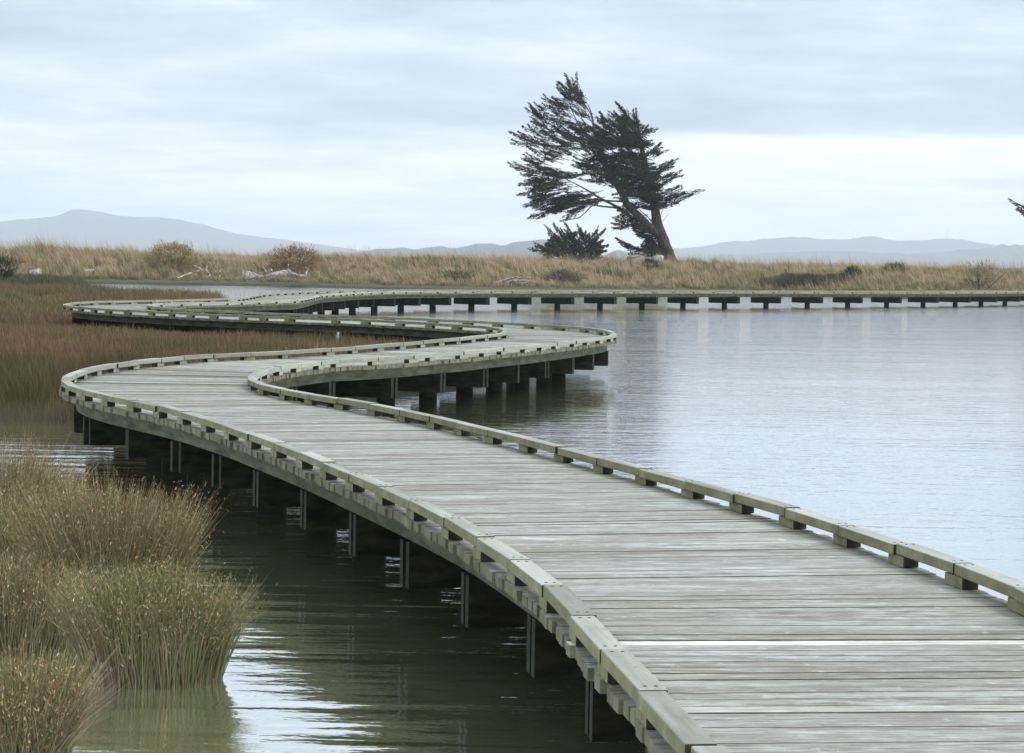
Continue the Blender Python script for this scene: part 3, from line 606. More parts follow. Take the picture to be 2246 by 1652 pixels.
shrub(380, 565, 194, 2.5, 1.9, 1.2, BG, 7000, 'brownish green mounded shrub above the thin driftwood branches')
shrub(644, 568, 194, 2.7, 1.9, 1.0, RB, 7500, 'reddish brown domed shrub above the large white driftwood log')
shrub(1868, 606, 190.5, 0.75, 0.7, 0.75, DG, 1500, 'small dark green bush at the right end of the dark rush bed', lean=0)
shrub(1962, 600, 190, 1.3, 1.0, 0.8, OG, 1800, 'olive green bush between the small dark bush and the right edge')
shrub(1425, 582, 197, 0.9, 0.8, 0.55, [(0.04, 0.055, 0.03), (0.07, 0.08, 0.04)], 1300, 'small dark shrub below the trunk of the leaning tree')
shrub(1000, 612, 184, 1.6, 0.9, 0.6, OG, 1500, 'low olive shrub at the water edge in the middle of the bank')
shrub(1230, 612, 188, 1.8, 0.9, 0.65, [(0.10, 0.095, 0.05), (0.14, 0.11, 0.065), (0.07, 0.07, 0.04)], 1500, 'low grey-green shrub just right of the dead branch pile')
shrub(2150, 590, 186, 2.0, 1.2, 0.55, OG, 1500, 'olive bush low in the tussock at the right end of the bank')
# dark rush bed on the right
R = np.random.default_rng(17); n = 9000
pa, pb = atY(1655, 628, 193.5), atY(1862, 628, 189.5); t = R.uniform(0, 1, n)
x = pa[0] + (pb[0] - pa[0]) * t; y = pa[1] + (pb[1] - pa[1]) * t + R.uniform(-1.2, 1.8, n); z = np.maximum(height(x, y), 0.0); hb = np.maximum((1.75 * (np.where(t < 0.45, 0.62 + 0.85 * t, 1.0) + 0.5 * (fbm(x, y, 93, 0.7) - 0.5)) - z) * R.uniform(0.7, 1.08, n), 0.3); c = (np.array([0.055, 0.055, 0.03]) + 0.05 * np.array([1.0, 0.8, 0.4]) * sm(0.45, 0.1, t)[:, None]) * R.uniform(0.6, 1.5, n)[:, None]
V, Q, C = blades(np.stack([x, y, z], 1), hb, R.normal(0, 0.12, (n, 2)) + np.array([-0.15, 0]), 0.035, c, c * 1.2, 0.5, R)
tag(build('rush_bed', V, Q, M['marsh'], None, {'col': C}), 'dark green-brown rush bed at the water edge behind the far boardwalk', 'rush bed', None, 'stuff')

# ------------------------------------------------------------------ cypress trees
def sprays(B, T, rad, m, R, leaf=0.34, lw=0.065, cols=((0.012, 0.021, 0.012), (0.020, 0.032, 0.015), (0.034, 0.040, 0.016))):
    N = len(B); si = np.repeat(np.arange(N), m); K = len(si); D = T - B; Ln = np.linalg.norm(D, axis=1); D = D / Ln[:, None]
    t = R.uniform(0.0, 1.0, K) ** 0.8
    off = R.normal(0, 1, (K, 3)); off /= np.linalg.norm(off, axis=1)[:, None] + 1e-9
    rr = rad[si] * (1 - t) ** 0.75 * R.uniform(0.1, 1, K) ** 0.6 + 0.03
    sag = np.sin(t * math.pi) * 0.06 * Ln[si]
    P = B[si] + D[si] * (t * Ln[si])[:, None] + off * rr[:, None] - np.array([0, 0, 1.0]) * sag[:, None]
    ld = D[si] + off * 0.38 + R.normal(0, 0.18, (K, 3)); ld /= np.linalg.norm(ld, axis=1)[:, None]
    s = np.cross(ld, R.normal(0, 1, (K, 3))); s /= np.linalg.norm(s, axis=1)[:, None]
    l = leaf * R.uniform(0.6, 1.25, K) * (1 - 0.35 * t); w = lw * R.uniform(0.7, 1.3, K)
    V = np.stack([P, P + ld * (l * 0.4)[:, None] + s * (w * 0.5)[:, None], P + ld * l[:, None], P + ld * (l * 0.4)[:, None] - s * (w * 0.5)[:, None]], 1).reshape(-1, 3)
    Q = np.arange(K)[:, None] * 4 + np.arange(4)
    c = np.array(cols)[R.integers(0, len(cols), N)][si] * R.uniform(0.65, 1.35, K)[:, None]
    # the twig that carries the spray
    s2 = np.cross(D, [0, 1.0, 0.2]); s2 /= np.linalg.norm(s2, axis=1)[:, None]; B2 = B - D * 0.6
    V2 = np.stack([B2 - s2 * 0.03, B2 + s2 * 0.03, T + s2 * 0.008, T - s2 * 0.008], 1).reshape(-1, 3); Q2 = np.arange(N)[:, None] * 4 + np.arange(4) + len(V)
    return np.concatenate([V, V2]), np.concatenate([Q, Q2]), np.concatenate([np.repeat(c, 4, 0), np.full((4 * N, 3), 0.03)])
def inpoly(u, v, P):
    return polysd(np.asarray(u, float), np.asarray(v, float), np.asarray(P, float)) < 0
def T4(u, v, dy, Y): return atY(1052.9 + 0.2974 * u, 126.3 + 0.2974 * v, Y + dy)
TY = 206.0
troot = T4(1395, 1495, 0, TY); zb = float(height(np.array([troot[0]]), np.array([TY]))[0])
tree = empty('windswept_cypress', (troot[0], TY, zb)); tag(tree, 'tall dark windswept cypress leaning left on the grassy bank', 'tree')
def rel(V, o): return np.asarray(V) - np.array(o.location)
mb = MB(); R = np.random.default_rng(3)
def limb(pts, n=9, jag=0.06, seed=0):
    P = [T4(u, v, dy, TY) for u, v, r, dy in pts]; r = [q[2] for q in pts]
    Pc = curve(P, 4); rc = np.interp(np.linspace(0, 1, len(Pc)), np.linspace(0, 1, len(r)), r) * 0.84
    mb.add(rel(tube(Pc, rc, n, jag, seed)[0], tree), tube(Pc, rc, n, jag, seed)[1])
limb([(1402, 1560, 0.95, 0), (1392, 1480, 0.74, 0), (1350, 1350, 0.62, 0), (1310, 1230, 0.54, 0), (1288, 1110, 0.48, 0.2), (1250, 950, 0.40, 0.3), (1220, 800, 0.33, 0.5), (1190, 650, 0.24, 0.6), (1165, 520, 0.15, 0.6), (1150, 420, 0.06, 0.5)], 14, 0.05, 1)
limb([(1355, 1345, 0.46, 0), (1262, 1262, 0.44, -0.3), (1172, 1172, 0.42, -0.6), (1092, 1090, 0.40, -0.8), (1045, 1000, 0.35, -0.9), (985, 900, 0.30, -0.8), (920, 780, 0.25, -0.6), (868, 640, 0.19, -0.4), (840, 520, 0.13, -0.2), (822, 420, 0.08, 0), (795, 345, 0.04, 0)], 12, 0.05, 2)
limb([(1120, 1180, 0.20, -0.5), (1040, 1122, 0.17, -0.9), (960, 1075, 0.14, -1.2), (880, 1035, 0.12, -1.5), (800, 985, 0.09, -1.6), (700, 930, 0.06, -1.7), (600, 880, 0.03, -1.8)], 8, 0.05, 3)
limb([(1000, 1108, 0.10, -1.0), (900, 1098, 0.09, -0.6), (830, 1092, 0.07, -0.3), (780, 1140, 0.06, 0), (720, 1185, 0.05, 0.2), (620, 1195, 0.025, 0.3)], 7, 0.05, 4)
limb([(1050, 1062, 0.11, -0.8), (930, 1056, 0.09, -0.4), (820, 1045, 0.07, 0), (700, 1045, 0.05, 0.3), (560, 1085, 0.03, 0.5), (420, 1150, 0.02, 0.6)], 7, 0.05, 5)
limb([(960, 880, 0.12, -0.7), (860, 858, 0.1, -1.3), (760, 862, 0.09, -1.7), (680, 888, 0.07, -2.0), (520, 900, 0.04, -2.2)], 7, 0.05, 6)
limb([(975, 880, 0.14, -0.7), (900, 700, 0.11, -0.1), (770, 560, 0.08, 0.6), (690, 420, 0.05, 1.0), (640, 260, 0.02, 1.2)], 7, 0.05, 7)
limb([(920, 780, 0.12, -0.6), (780, 650, 0.09, 0.3), (620, 570, 0.06, 1.0), (470, 520, 0.03, 1.6)], 7, 0.05, 8)
limb([(830, 480, 0.06, -0.2), (760, 390, 0.05, 0.1), (690, 360, 0.03, 0.3), (560, 380, 0.02, 0.5)], 6, 0.05, 9)
limb([(820, 430, 0.05, 0), (740, 280, 0.035, 0.1), (690, 180, 0.02, 0.2), (640, 125, 0.012, 0.2)], 6, 0.05, 10)
limb([(1288, 1080, 0.11, 0.2), (1350, 1040, 0.08, -0.5), (1430, 1010, 0.05, -0.9), (1560, 980, 0.02, -1.2)], 6, 0.05, 11)
limb([(1262, 980, 0.09, 0.3), (1330, 900, 0.06, 1.0), (1420, 850, 0.03, 1.3)], 6, 0.05, 12)
limb([(1300, 1260, 0.07, -0.2), (1240, 1180, 0.05, -0.5), (1160, 1110, 0.04, -0.8), (1100, 1040, 0.03, -1.0)], 6, 0.05, 13)
limb([(1325, 1240, 0.03, -0.2), (1338, 1150, 0.025, -0.5), (1365, 1080, 0.012, -0.7)], 5, 0.05, 14)
limb([(1335, 1220, 0.02, -0.2), (1365, 1185, 0.015, -0.3), (1392, 1150, 0.01, -0.4)], 5, 0.05, 15)
limb([(1372, 1440, 0.10, -0.3), (1280, 1430, 0.08, -0.9), (1150, 1400, 0.05, -1.3), (1040, 1345, 0.02, -1.6)], 6, 0.05, 16)
mb.build('trunk', M['bark'], tree, smooth=True)
TIPS = [(625, 115, 720, 260), (640, 140, 725, 270), (575, 180, 690, 250), (570, 200, 670, 300), (590, 230, 690, 330), (530, 295, 660, 340), (575, 330, 700, 350), (460, 300, 600, 375), (520, 320, 620, 370), (405, 335, 490, 425), (362, 340, 470, 430), (380, 360, 470, 450), (332, 368, 450, 460), (375, 440, 490, 520), (380, 470, 500, 530), (310, 505, 440, 575), (280, 545, 430, 605),
        (217, 548, 400, 615), (260, 575, 420, 640), (220, 628, 420, 640), (345, 650, 480, 720), (320, 715, 460, 770), (330, 745, 460, 800), (205, 772, 390, 830), (250, 810, 400, 825), (320, 870, 470, 880), (340, 840, 470, 850), (280, 940, 440, 905), (330, 910, 490, 900), (275, 1012, 450, 975), (345, 1020, 530, 990), (320, 1085, 480, 1050), (350, 1185, 570, 1105), (380, 1165, 560, 1110), (390, 1110, 560, 1070), (440, 1060, 600, 1020),
        (600, 1205, 720, 1150), (640, 1140, 780, 1090), (560, 1130, 700, 1080), (1000, 328, 1100, 450), (1040, 370, 1110, 470), (948, 395, 1070, 475), (945, 420, 1060, 490), (885, 405, 945, 500), (860, 440, 945, 510), (870, 470, 950, 530), (955, 460, 1080, 535), (965, 495, 1090, 560), (1130, 392, 1150, 480), (800, 620, 900, 600), (1272, 522, 1200, 560), (1235, 505, 1190, 580), (1265, 612, 1200, 640), (1330, 630, 1240, 710), (1345, 665, 1230, 710), (1320, 690, 1230, 720),
        (1415, 755, 1300, 805), (1420, 805, 1310, 830), (1370, 770, 1280, 850), (1485, 830, 1330, 925), (1410, 850, 1320, 910), (1440, 880, 1320, 940), (1465, 945, 1350, 990), (1490, 965, 1360, 1020), (1612, 972, 1420, 1035), (1500, 990, 1340, 1060), (1565, 1010, 1370, 1062), (1460, 1072, 1320, 1100), (1400, 1050, 1300, 1090), (980, 1180, 1110, 1190), (975, 1222, 1120, 1220), (975, 1255, 1140, 1240), (1000, 1200, 1130, 1200), (1130, 1275, 1260, 1310), (1150, 1300, 1280, 1330), (1180, 1245, 1270, 1280), (1170, 1320, 1290, 1350),
        (1005, 1332, 1140, 1400), (1060, 1370, 1200, 1420), (1025, 1362, 1200, 1425), (1090, 1420, 1300, 1440), (1100, 1450, 1310, 1450), (1190, 1380, 1330, 1430), (1150, 1410, 1330, 1440), (1230, 1345, 1300, 1380), (720, 300, 770, 350), (640, 260, 740, 330), (700, 230, 745, 310)]
CROWN = [(640, 250), (690, 215), (755, 320), (800, 420), (850, 540), (905, 510), (985, 490), (1090, 450), (1148, 470), (1180, 600), (1212, 700), (1240, 790), (1275, 900), (1295, 1000), (1295, 1085), (1220, 1100), (1100, 1090), (1050, 1000), (960, 965), (830, 960), (740, 880), (640, 900), (560, 960), (450, 985), (380, 960), (360, 880), (400, 790), (430, 700), (430, 610), (490, 510), (530, 400), (600, 340)]
LACE = [(700, 950), (440, 1000), (420, 1100), (560, 1140), (740, 1120), (860, 1060), (830, 990)]
TRUNKY = [(1060, 1020), (1120, 1090), (1240, 1230), (1330, 1330), (1350, 1440), (1250, 1450), (1240, 1330), (1130, 1200), (1050, 1120)]
BT, TT, RD = [], [], []
for (tu, tv, bu, bv) in TIPS:
    for k in range(2):
        dy = R.normal(0, 0.8); j = R.normal(0, 5 + 12 * k, 4)
        BT.append(T4(bu + j[0], bv + j[1], dy, TY)); TT.append(T4(tu + abs(j[2]) * k * 1.5, tv + j[3] * 1.1 * k, dy + R.normal(0, 0.3), TY)); RD.append(0.20 if k == 0 else 0.16)
def fill(poly, cnt, ln, rad, dep, thr=0.40):
    P = np.array(poly); got = 0
    while got < cnt:
        u, v = R.uniform(P[:, 0].min(), P[:, 0].max()), R.uniform(P[:, 1].min(), P[:, 1].max())
        if not inpoly([u], [v], poly)[0]: continue
        # clumps with gaps between them
        if vnoise(np.array([u * 0.9 + v * 0.25]), np.array([v * 2.3]), 81, 0.012)[0] < (0.28 if ln == 92 else thr): continue
        ang = math.radians(np.interp(v, [150, 450, 800, 1150, 1400], [52, 27, 10, -14, 10])) + R.normal(0, 0.16)
        sx = 1 if (u > 1200 + R.normal(0, 40) and 480 < v < 1120) else -1
        L = ln * R.uniform(0.7, 1.3); dy = R.normal(0, dep)
        BT.append(T4(u - sx * L * 0.4 * math.cos(ang), v + L * 0.4 * math.sin(ang), dy, TY)); TT.append(T4(u + sx * L * 0.6 * math.cos(ang), v - L * 0.6 * math.sin(ang), dy + R.normal(0, 0.5), TY)); RD.append(rad * R.uniform(0.7, 1.3)); got += 1
CROWN_R = [(895, 520), (985, 490), (1090, 440), (1148, 470), (1183, 600), (1220, 720), (1258, 820), (1295, 920), (1322, 1020), (1308, 1095), (1220, 1108), (1110, 1095), (1050, 1010), (960, 930), (900, 800), (875, 650)]
fill(CROWN_R, 300, 92, 0.22, 1.5); fill(CROWN, 260, 135, 0.17, 2.0); fill(LACE, 60, 110, 0.16, 1.2); fill(TRUNKY, 45, 80, 0.3, 0.6)
V, Q, C = sprays(np.array(BT), np.array(TT), np.array(RD), 92, R)
build('crown', rel(V, tree), Q, M['cypress'], tree, {'col': C})

def small_cypress(tips, poly, cnt, Y, base, name, label, stems, seed, ln=70, spread=True):
    global R
    R = np.random.default_rng(seed); b = T4(base[0], base[1], 0, Y); zb = float(height(np.array([b[0]]), np.array([Y]))[0])
    root = empty(name, (b[0], Y, zb)); tag(root, label, 'tree' if 'tree' in name or 'cypress' == name.split('_')[-1] else 'bush')
    BT, TT, RD = [], [], []
    for (tu, tv, bu, bv) in tips:
        for k in range(2):
            dy = R.normal(0, 0.5); j = R.normal(0, 3 + 7 * k, 4)
            BT.append(T4(bu + j[0], bv + j[1], dy, Y)); TT.append(T4(tu + j[2] * k, tv + abs(j[3]) * k * 2, dy, Y)); RD.append(0.17)
    P = np.array(poly); got = 0
    while got < cnt:
        u, v = R.uniform(P[:, 0].min(), P[:, 0].max()), R.uniform(P[:, 1].min(), P[:, 1].max())
        if not inpoly([u], [v], poly)[0]: continue
        sx = (u - base[0]) / 180.0 if spread else -1; a = np.array([sx + R.normal(0, 0.25), -0.55 + R.normal(0, 0.25)]); a /= np.linalg.norm(a); L = ln * R.uniform(0.7, 1.3); dy = R.normal(0, 0.9)
        BT.append(T4(u - a[0] * L * 0.5, v - a[1] * L * 0.5, dy, Y)); TT.append(T4(u + a[0] * L * 0.5, v + a[1] * L * 0.5, dy, Y)); RD.append(0.22); got += 1
    V, Q, C = sprays(np.array(BT), np.array(TT), np.array(RD), 60, R, 0.30, 0.075, ((0.015, 0.026, 0.013), (0.025, 0.040, 0.016), (0.045, 0.05, 0.02)))
    build('crown', rel(V, root), Q, M['cypress'], root, {'col': C})
    mb = MB()
    for st in stems:
        Pc = curve([T4(u, v, dy, Y) for u, v, r, dy in st], 4); rc = np.interp(np.linspace(0, 1, len(Pc)), np.linspace(0, 1, len(st)), [q[2] for q in st])
        V, Q = tube(Pc, rc, 8, 0.05, 5); mb.add(rel(V, root), Q)
    mb.build('trunk', M['bark'], root, smooth=True)
small_cypress([(478, 1232, 580, 1340), (545, 1225, 610, 1320), (620, 1212, 690, 1320), (640, 1245, 700, 1340), (718, 1235, 765, 1330), (500, 1293, 620, 1350), (870, 1250, 800, 1345), (922, 1268, 830, 1360), (860, 1290, 790, 1370), (945, 1382, 840, 1400), (930, 1425, 820, 1430), (905, 1350, 830, 1390), (400, 1362, 520, 1420), (375, 1402, 500, 1440), (430, 1380, 530, 1430), (480, 1370, 580, 1410), (780, 1285, 770, 1360), (740, 1260, 760, 1340), (590, 1260, 650, 1340)],
              [(540, 1345), (650, 1305), (760, 1310), (850, 1345), (895, 1400), (860, 1480), (500, 1480), (440, 1425)], 120, 202.0, (700, 1500), 'cypress_bush', 'low dark green cypress bush left of the tall windswept tree',
              [[(700, 1560, 0.16, 0), (690, 1440, 0.12, 0.2), (650, 1340, 0.06, 0.3), (600, 1270, 0.02, 0.3)], [(705, 1560, 0.14, 0), (760, 1430, 0.09, -0.3), (830, 1340, 0.04, -0.4)], [(695, 1560, 0.12, 0), (600, 1440, 0.07, -0.2), (500, 1400, 0.03, -0.4)]], 23)
E0 = (2214 - 1052.9) / 0.2974; F0 = (437 - 126.3) / 0.2974
small_cypress([(E0, F0, E0 + 160, F0 + 85), (E0 + 55, F0 + 70, E0 + 170, F0 + 105), (E0 + 85, F0 + 100, E0 + 190, F0 + 140)] + [(E0 + 130 + 40 * k, F0 - 60 - 95 * k, E0 + 260 + 40 * k, F0 - 10 - 90 * k) for k in range(6)] + [(E0 + 170 + 25 * k, F0 + 190 + 60 * k, E0 + 300 + 20 * k, F0 + 190 + 55 * k) for k in range(4)],
              [(E0 + 210, F0 + 60), (E0 + 240, F0 - 150), (E0 + 330, F0 - 420), (E0 + 480, F0 - 560), (E0 + 620, F0 - 200), (E0 + 640, F0 + 260), (E0 + 420, F0 + 300), (E0 + 260, F0 + 260)], 170, 175.0, (E0 + 620, F0 + 500), 'windswept_cypress', 'dark cypress branch tip poking in at the right edge of the view',
              [[(E0 + 640, F0 + 620, 0.6, 0), (E0 + 610, F0 + 430, 0.5, 0), (E0 + 540, F0 + 200, 0.4, 0), (E0 + 500, F0 - 100, 0.25, 0), (E0 + 470, F0 - 420, 0.06, 0)], [(E0 + 570, F0 + 280, 0.22, 0), (E0 + 420, F0 + 190, 0.16, 0), (E0 + 260, F0 + 130, 0.08, 0), (E0 + 110, F0 + 55, 0.03, 0)]], 29, 110, False)

# ------------------------------------------------------------------ driftwood and rocks on the bank
def drift(name, Y, strokes, label, cat='driftwood', group='driftwood along the far shore', ox=0, oy=0):
    P0 = np.mean([atY(p[0][0][0] + ox, p[0][0][1] + oy, Y) for p in strokes], axis=0)
    root = empty(name, (P0[0], P0[1], 0.0)); tag(root, label, cat, group)
    for i, (pts, r) in enumerate(strokes):
        P = [atY(x + ox, y + oy, Y + (0.25 * ((k * 7 + i * 3) % 5 - 2))) for k, (x, y) in enumerate(pts)]
        rr = np.linspace(r[0], r[1], len(pts)); Pc = curve(P, 4); rc = np.interp(np.linspace(0, 1, len(Pc)), np.linspace(0, 1, len(rr)), rr) * 0.9 * (1 + 0.12 * np.random.default_rng(i).normal(size=len(Pc)))
        V, Q = tube(Pc, rc, 9, 0.10, i + 31); build('trunk' if r[0] > 0.2 else 'branch', rel(V, root), Q, M['drift'], root, smooth=True)
Z1 = lambda u, v: (351 + 0.1875 * u, 505.4 + 0.1875 * v)      # crop (500,720)-(1100,920)
drift('driftwood_branches', 186.5, [([Z1(200, 560), Z1(300, 520), Z1(380, 495), Z1(470, 470)], (0.06, 0.09)), ([Z1(405, 415), Z1(460, 440), Z1(520, 480)], (0.08, 0.05)), ([Z1(590, 545), Z1(570, 505), Z1(545, 470), Z1(550, 410)], (0.10, 0.05)), ([Z1(680, 600), Z1(690, 545), Z1(712, 505), Z1(690, 480), Z1(610, 495)], (0.08, 0.05)), ([Z1(705, 500), Z1(720, 445), Z1(780, 380)], (0.07, 0.03))], 'thin grey tangle of driftwood branches at the shore, left of the white log')
drift('driftwood_log', 186.5, [([Z1(985, 520), Z1(1060, 525), Z1(1130, 540), Z1(1200, 545)], (0.42, 0.16)), ([Z1(1250, 545), Z1(1340, 520), Z1(1430, 505), Z1(1520, 500)], (0.22, 0.34)), ([Z1(1240, 490), Z1(1220, 450), Z1(1170, 390)], (0.10, 0.03)), ([Z1(1600, 540), Z1(1540, 500), Z1(1500, 470), Z1(1500, 400)], (0.10, 0.06)), ([Z1(1490, 585), Z1(1530, 550), Z1(1600, 525), Z1(1540, 495)], (0.07, 0.08)), ([Z1(1700, 545), Z1(1715, 490), Z1(1735, 460), Z1(1700, 430)], (0.08, 0.04)), ([Z1(1600, 530), Z1(1660, 530), Z1(1720, 550)], (0.12, 0.08)), ([Z1(1310, 480), Z1(1300, 450)], (0.08, 0.05))], 'large bleached white driftwood log with bare root branches')
Z2 = lambda u, v: (772 + 0.1875 * u, 505.4 + 0.1875 * v)
drift('dead_branch_pile', 184.0, [([Z2(1640, 625), Z2(1720, 600), Z2(1830, 570), Z2(1940, 545)], (0.06, 0.10)), ([Z2(1800, 620), Z2(1880, 590), Z2(1960, 585), Z2(2080, 590)], (0.09, 0.06)), ([Z2(1840, 600), Z2(1930, 570), Z2(2030, 550), Z2(2100, 560)], (0.07, 0.05)), ([Z2(1900, 640), Z2(1990, 620), Z2(2060, 600)], (0.08, 0.05)), ([Z2(1760, 640), Z2(1850, 630), Z2(1950, 640)], (0.08, 0.06))], 'grey dead branches piled at the shore behind the far boardwalk')
Z3 = lambda u, v: (0.1625 * u, 491.4 + 0.1625 * v)            # crop (0,700)-(520,960)
drift('driftwood_log', 178.0, [([Z3(430, 665), Z3(480, 660), Z3(540, 650)], (0.30, 0.27))], 'short pale log end beside the dark shrub at the left')
drift('driftwood_stump', 190.0, [([Z3(1160, 630), Z3(1200, 640), Z3(1275, 640)], (0.24, 0.2)), ([Z3(1240, 690), Z3(1230, 650), Z3(1180, 610)], (0.1, 0.06)), ([Z3(1290, 680), Z3(1260, 650), Z3(1275, 625)], (0.08, 0.05))], 'small white driftwood stump at the shore right of the log end')
def rock(px, py, Y, rx, rz, mat, label, seed, ztop):
    p = atY(px, py, Y); R = np.random.default_rng(seed); nu, nv = 18, 11; V = []
    zb = float(height(np.array([p[0]]), np.array([Y]))[0])
    for i in range(nv):
        th = math.pi * i / (nv - 1)
        for j in range(nu):
            ph = 2 * math.pi * j / nu; d = np.array([math.sin(th) * math.cos(ph), math.sin(th) * math.sin(ph), math.cos(th)])
            d = np.sign(d) * np.abs(d) ** 0.75; k = 0.9 + 0.3 * (vnoise(np.array([d[0] * 2 + seed]), np.array([d[2] * 2 + d[1]]), seed, 1.3)[0] - 0.5)
            V.append(d * k * np.array([rx, rx * 0.8, rz]))
    V = np.array(V); Q = [[i * nu + j, i * nu + (j + 1) % nu, (i + 1) * nu + (j + 1) % nu, (i + 1) * nu + j][::-1] for i in range(nv - 1) for j in range(nu)]
    hh = p[2] - zb; V[:, 2] = np.where(V[:, 2] < 0, V[:, 2] * max(hh + 0.1, rz) / rz, V[:, 2])
    o = build('boulder', V, Q, mat); o.location = p; tag(o, label, 'boulder', 'boulders under the leaning tree')
rock(1395, 567, 203, 0.85, 0.36, M['rock'], 'brown-grey boulder under the low branch of the leaning tree', 3, 0)
rock(1446, 567, 204, 0.44, 0.36, M['paleRock'], 'smaller pale grey boulder beside the trunk of the leaning tree', 8, 0)

# ------------------------------------------------------------------ hills and wind turbines
def ridge(name, prof, Y, depth, label, seed, rough=1.0, base=-6):
    prof = np.array(prof, float); xs_ = np.arange(prof[0, 0], prof[-1, 0] + 1, 4.0); ysx = np.interp(xs_, prof[:, 0], prof[:, 1])
    P = np.array([atY(x, y, Y) for x, y in zip(xs_, ysx)]); n = len(P); rows = np.linspace(-1, 1, 15); V = []
    for k in rows:
        sh = max(0.0, 1 - abs(k) ** 1.3)
        ridge_ = (P[:, 2] - base) * sh
        nz = (fbm(P[:, 0], np.full(n, k * depth), seed, 0.0025) - 0.5) * 40 * rough * (abs(k) > 0.01) * sh * (1 if abs(k) > 0.05 else 0)
        fine = (vnoise(P[:, 0], np.full(n, k), seed + 4, 0.035) - 0.5) * 9.0 * rough * (sh > 0.9)
        V.append(np.stack([P[:, 0] * (1 + k * depth / Y * 0.0), P[:, 1] + k * depth, base + np.maximum(ridge_ + np.minimum(nz, 0) + fine, 0) ], 1))
    V = np.concatenate(V); ii = (np.arange(len(rows) - 1)[:, None] * n + np.arange(n - 1)).ravel()
    tag(build(name, V, np.stack([ii, ii + 1, ii + n + 1, ii + n], 1), M['hill'], None, None, True), label, kind='structure')
ridge('hill', [(-700, 528), (-350, 508), (-100, 492), (0, 485.4), (48, 481), (96, 477), (130, 474), (136, 469), (149, 469), (154, 459), (186, 460), (227, 465.8), (241, 470.3), (299, 476.8), (344, 476), (392, 481.3), (412, 487.5), (443, 491), (471, 500), (495, 506.4), (526, 514), (577, 520.8), (636, 526.6), (677, 532.8), (722, 539.7), (772, 546), (860, 556), (950, 566)], 10000, 1100, 'pale blue hill with a stepped summit on the left', 2, 0.4)
ridge('hill', [(-500, 529), (-100, 528), (0, 529), (60, 530), (120, 537), (260, 548), (400, 554)], 7500, 500, 'low front ridge below the left hill', 5, 0.4)
ridge('hill', [(700, 556), (830, 549), (903, 544.8), (950, 543.8), (1004, 543), (1044, 537.3), (1068, 536.3), (1091, 535.4), (1128, 532.6), (1175, 527.9), (1193, 527), (1221, 528), (1262, 540), (1290, 552), (1324, 557), (1358, 551), (1381, 554), (1420, 562), (1480, 572)], 5200, 350, 'low tree-covered grey hill in the middle', 9, 1.0)
ridge('hill', [(1280, 572), (1400, 556), (1471, 545.7), (1512, 543), (1544, 541), (1579, 532), (1619, 528), (1638, 529), (1673, 523.6), (1698, 524), (1720, 520.4), (1769, 520.4), (1795, 525), (1866, 525), (1891, 519), (1925, 519), (1940, 525), (1973, 527.4), (2035, 526.6), (2065, 523.8), (2090, 523.5), (2118, 527), (2145, 532), (2184, 538), (2246, 540), (2400, 552), (2800, 575)], 10000, 900, 'pale blue rolling hills with wind turbines on the right', 14, 0.5)
ridge('hill', [(1400, 572), (1560, 560), (1700, 553), (1800, 551), (1900, 552), (1990, 557), (2080, 551), (2184, 541), (2197, 536), (2212, 539), (2225, 535.5), (2246, 538), (2400, 540), (2700, 556)], 7500, 500, 'low wooded ridge in front of the right hills', 19, 0.8)
def turbine_parts():
    parts = []
    V, Q = tube([[0, 0, -3], [0, 0, 12], [0, 0, 24]], [0.75, 0.6, 0.45], 10); parts.append(('tower', V, Q))
    V, Q = tube([[0, -1.6, 24.3], [0, 0, 24.5], [0, 1.6, 24.3]], [0.5, 0.75, 0.5], 8); parts.append(('nacelle', V, Q))
    for k in range(3):
        a = math.radians(90 + 120 * k + 8); u = np.array([math.cos(a), 0, math.sin(a)])
        V, Q = tube([np.array([0, -1.7, 24.4]) + u * d for d in (0.2, 2.5, 6, 10.5)], [0.35, 0.55, 0.4, 0.12], 6); parts.append(('blade', V, Q))
    return parts
tp = turbine_parts(); first = None
TPX = [(1872, 509, 524, 'leftmost wind turbine, left of the rounded hump on the right hills'), (1920.8, 502, 519, 'wind turbine on the rounded hump of the right hills'), (2046.6, 515, 526, 'wind turbine in the dip between the two summits of the right hills'), (2077.8, 501, 522.7, 'tallest-looking wind turbine on the farther right summit'), (2103.6, 508.6, 526, 'left one of the close pair of wind turbines'), (2109.4, 505.5, 526, 'right one of the close pair of wind turbines')]
for i, (x, y0, y1, lab) in enumerate(TPX):
    p = atY(x, y1 + 1.0, 10000); s = (y1 - y0) / 5000 * 10000 / 26.0
    if first is None:
        root = empty('wind_turbine'); kids = [build(n_, V, Q, M['turbine'], root, smooth=True) for n_, V, Q in tp]; first = (root, kids)
    else:
        root = first[0].copy(); col.objects.link(root)
        for k in first[1]:
            c = k.copy(); col.objects.link(c); c.parent = root
    root.location = p; root.scale = (s * 1.0, s, s); tag(root, lab, 'wind turbine', 'wind turbines on the right hills')

# ------------------------------------------------------------------ haze
V, Q = box_axes([0, 6400, 158], [8200, 0, 0], [0, 6800, 0], [0, 0, 161])
hm = bpy.data.materials.new('pale_air'); hm.use_nodes = True; nt = hm.node_tree; nt.nodes.clear()
ho = nt.nodes.new('ShaderNodeOutputMaterial'); pv = nt.nodes.new('ShaderNodeVolumePrincipled')
pv.inputs['Color'].default_value = (0.78, 0.87, 1.0, 1); pv.inputs['Density'].default_value = HAZE; pv.inputs['Anisotropy'].default_value = 0.0
nt.links.new(pv.outputs[0], ho.inputs['Volume'])
hz = build('haze', V, Q, hm); tag(hz, 'pale sea haze', kind='stuff')

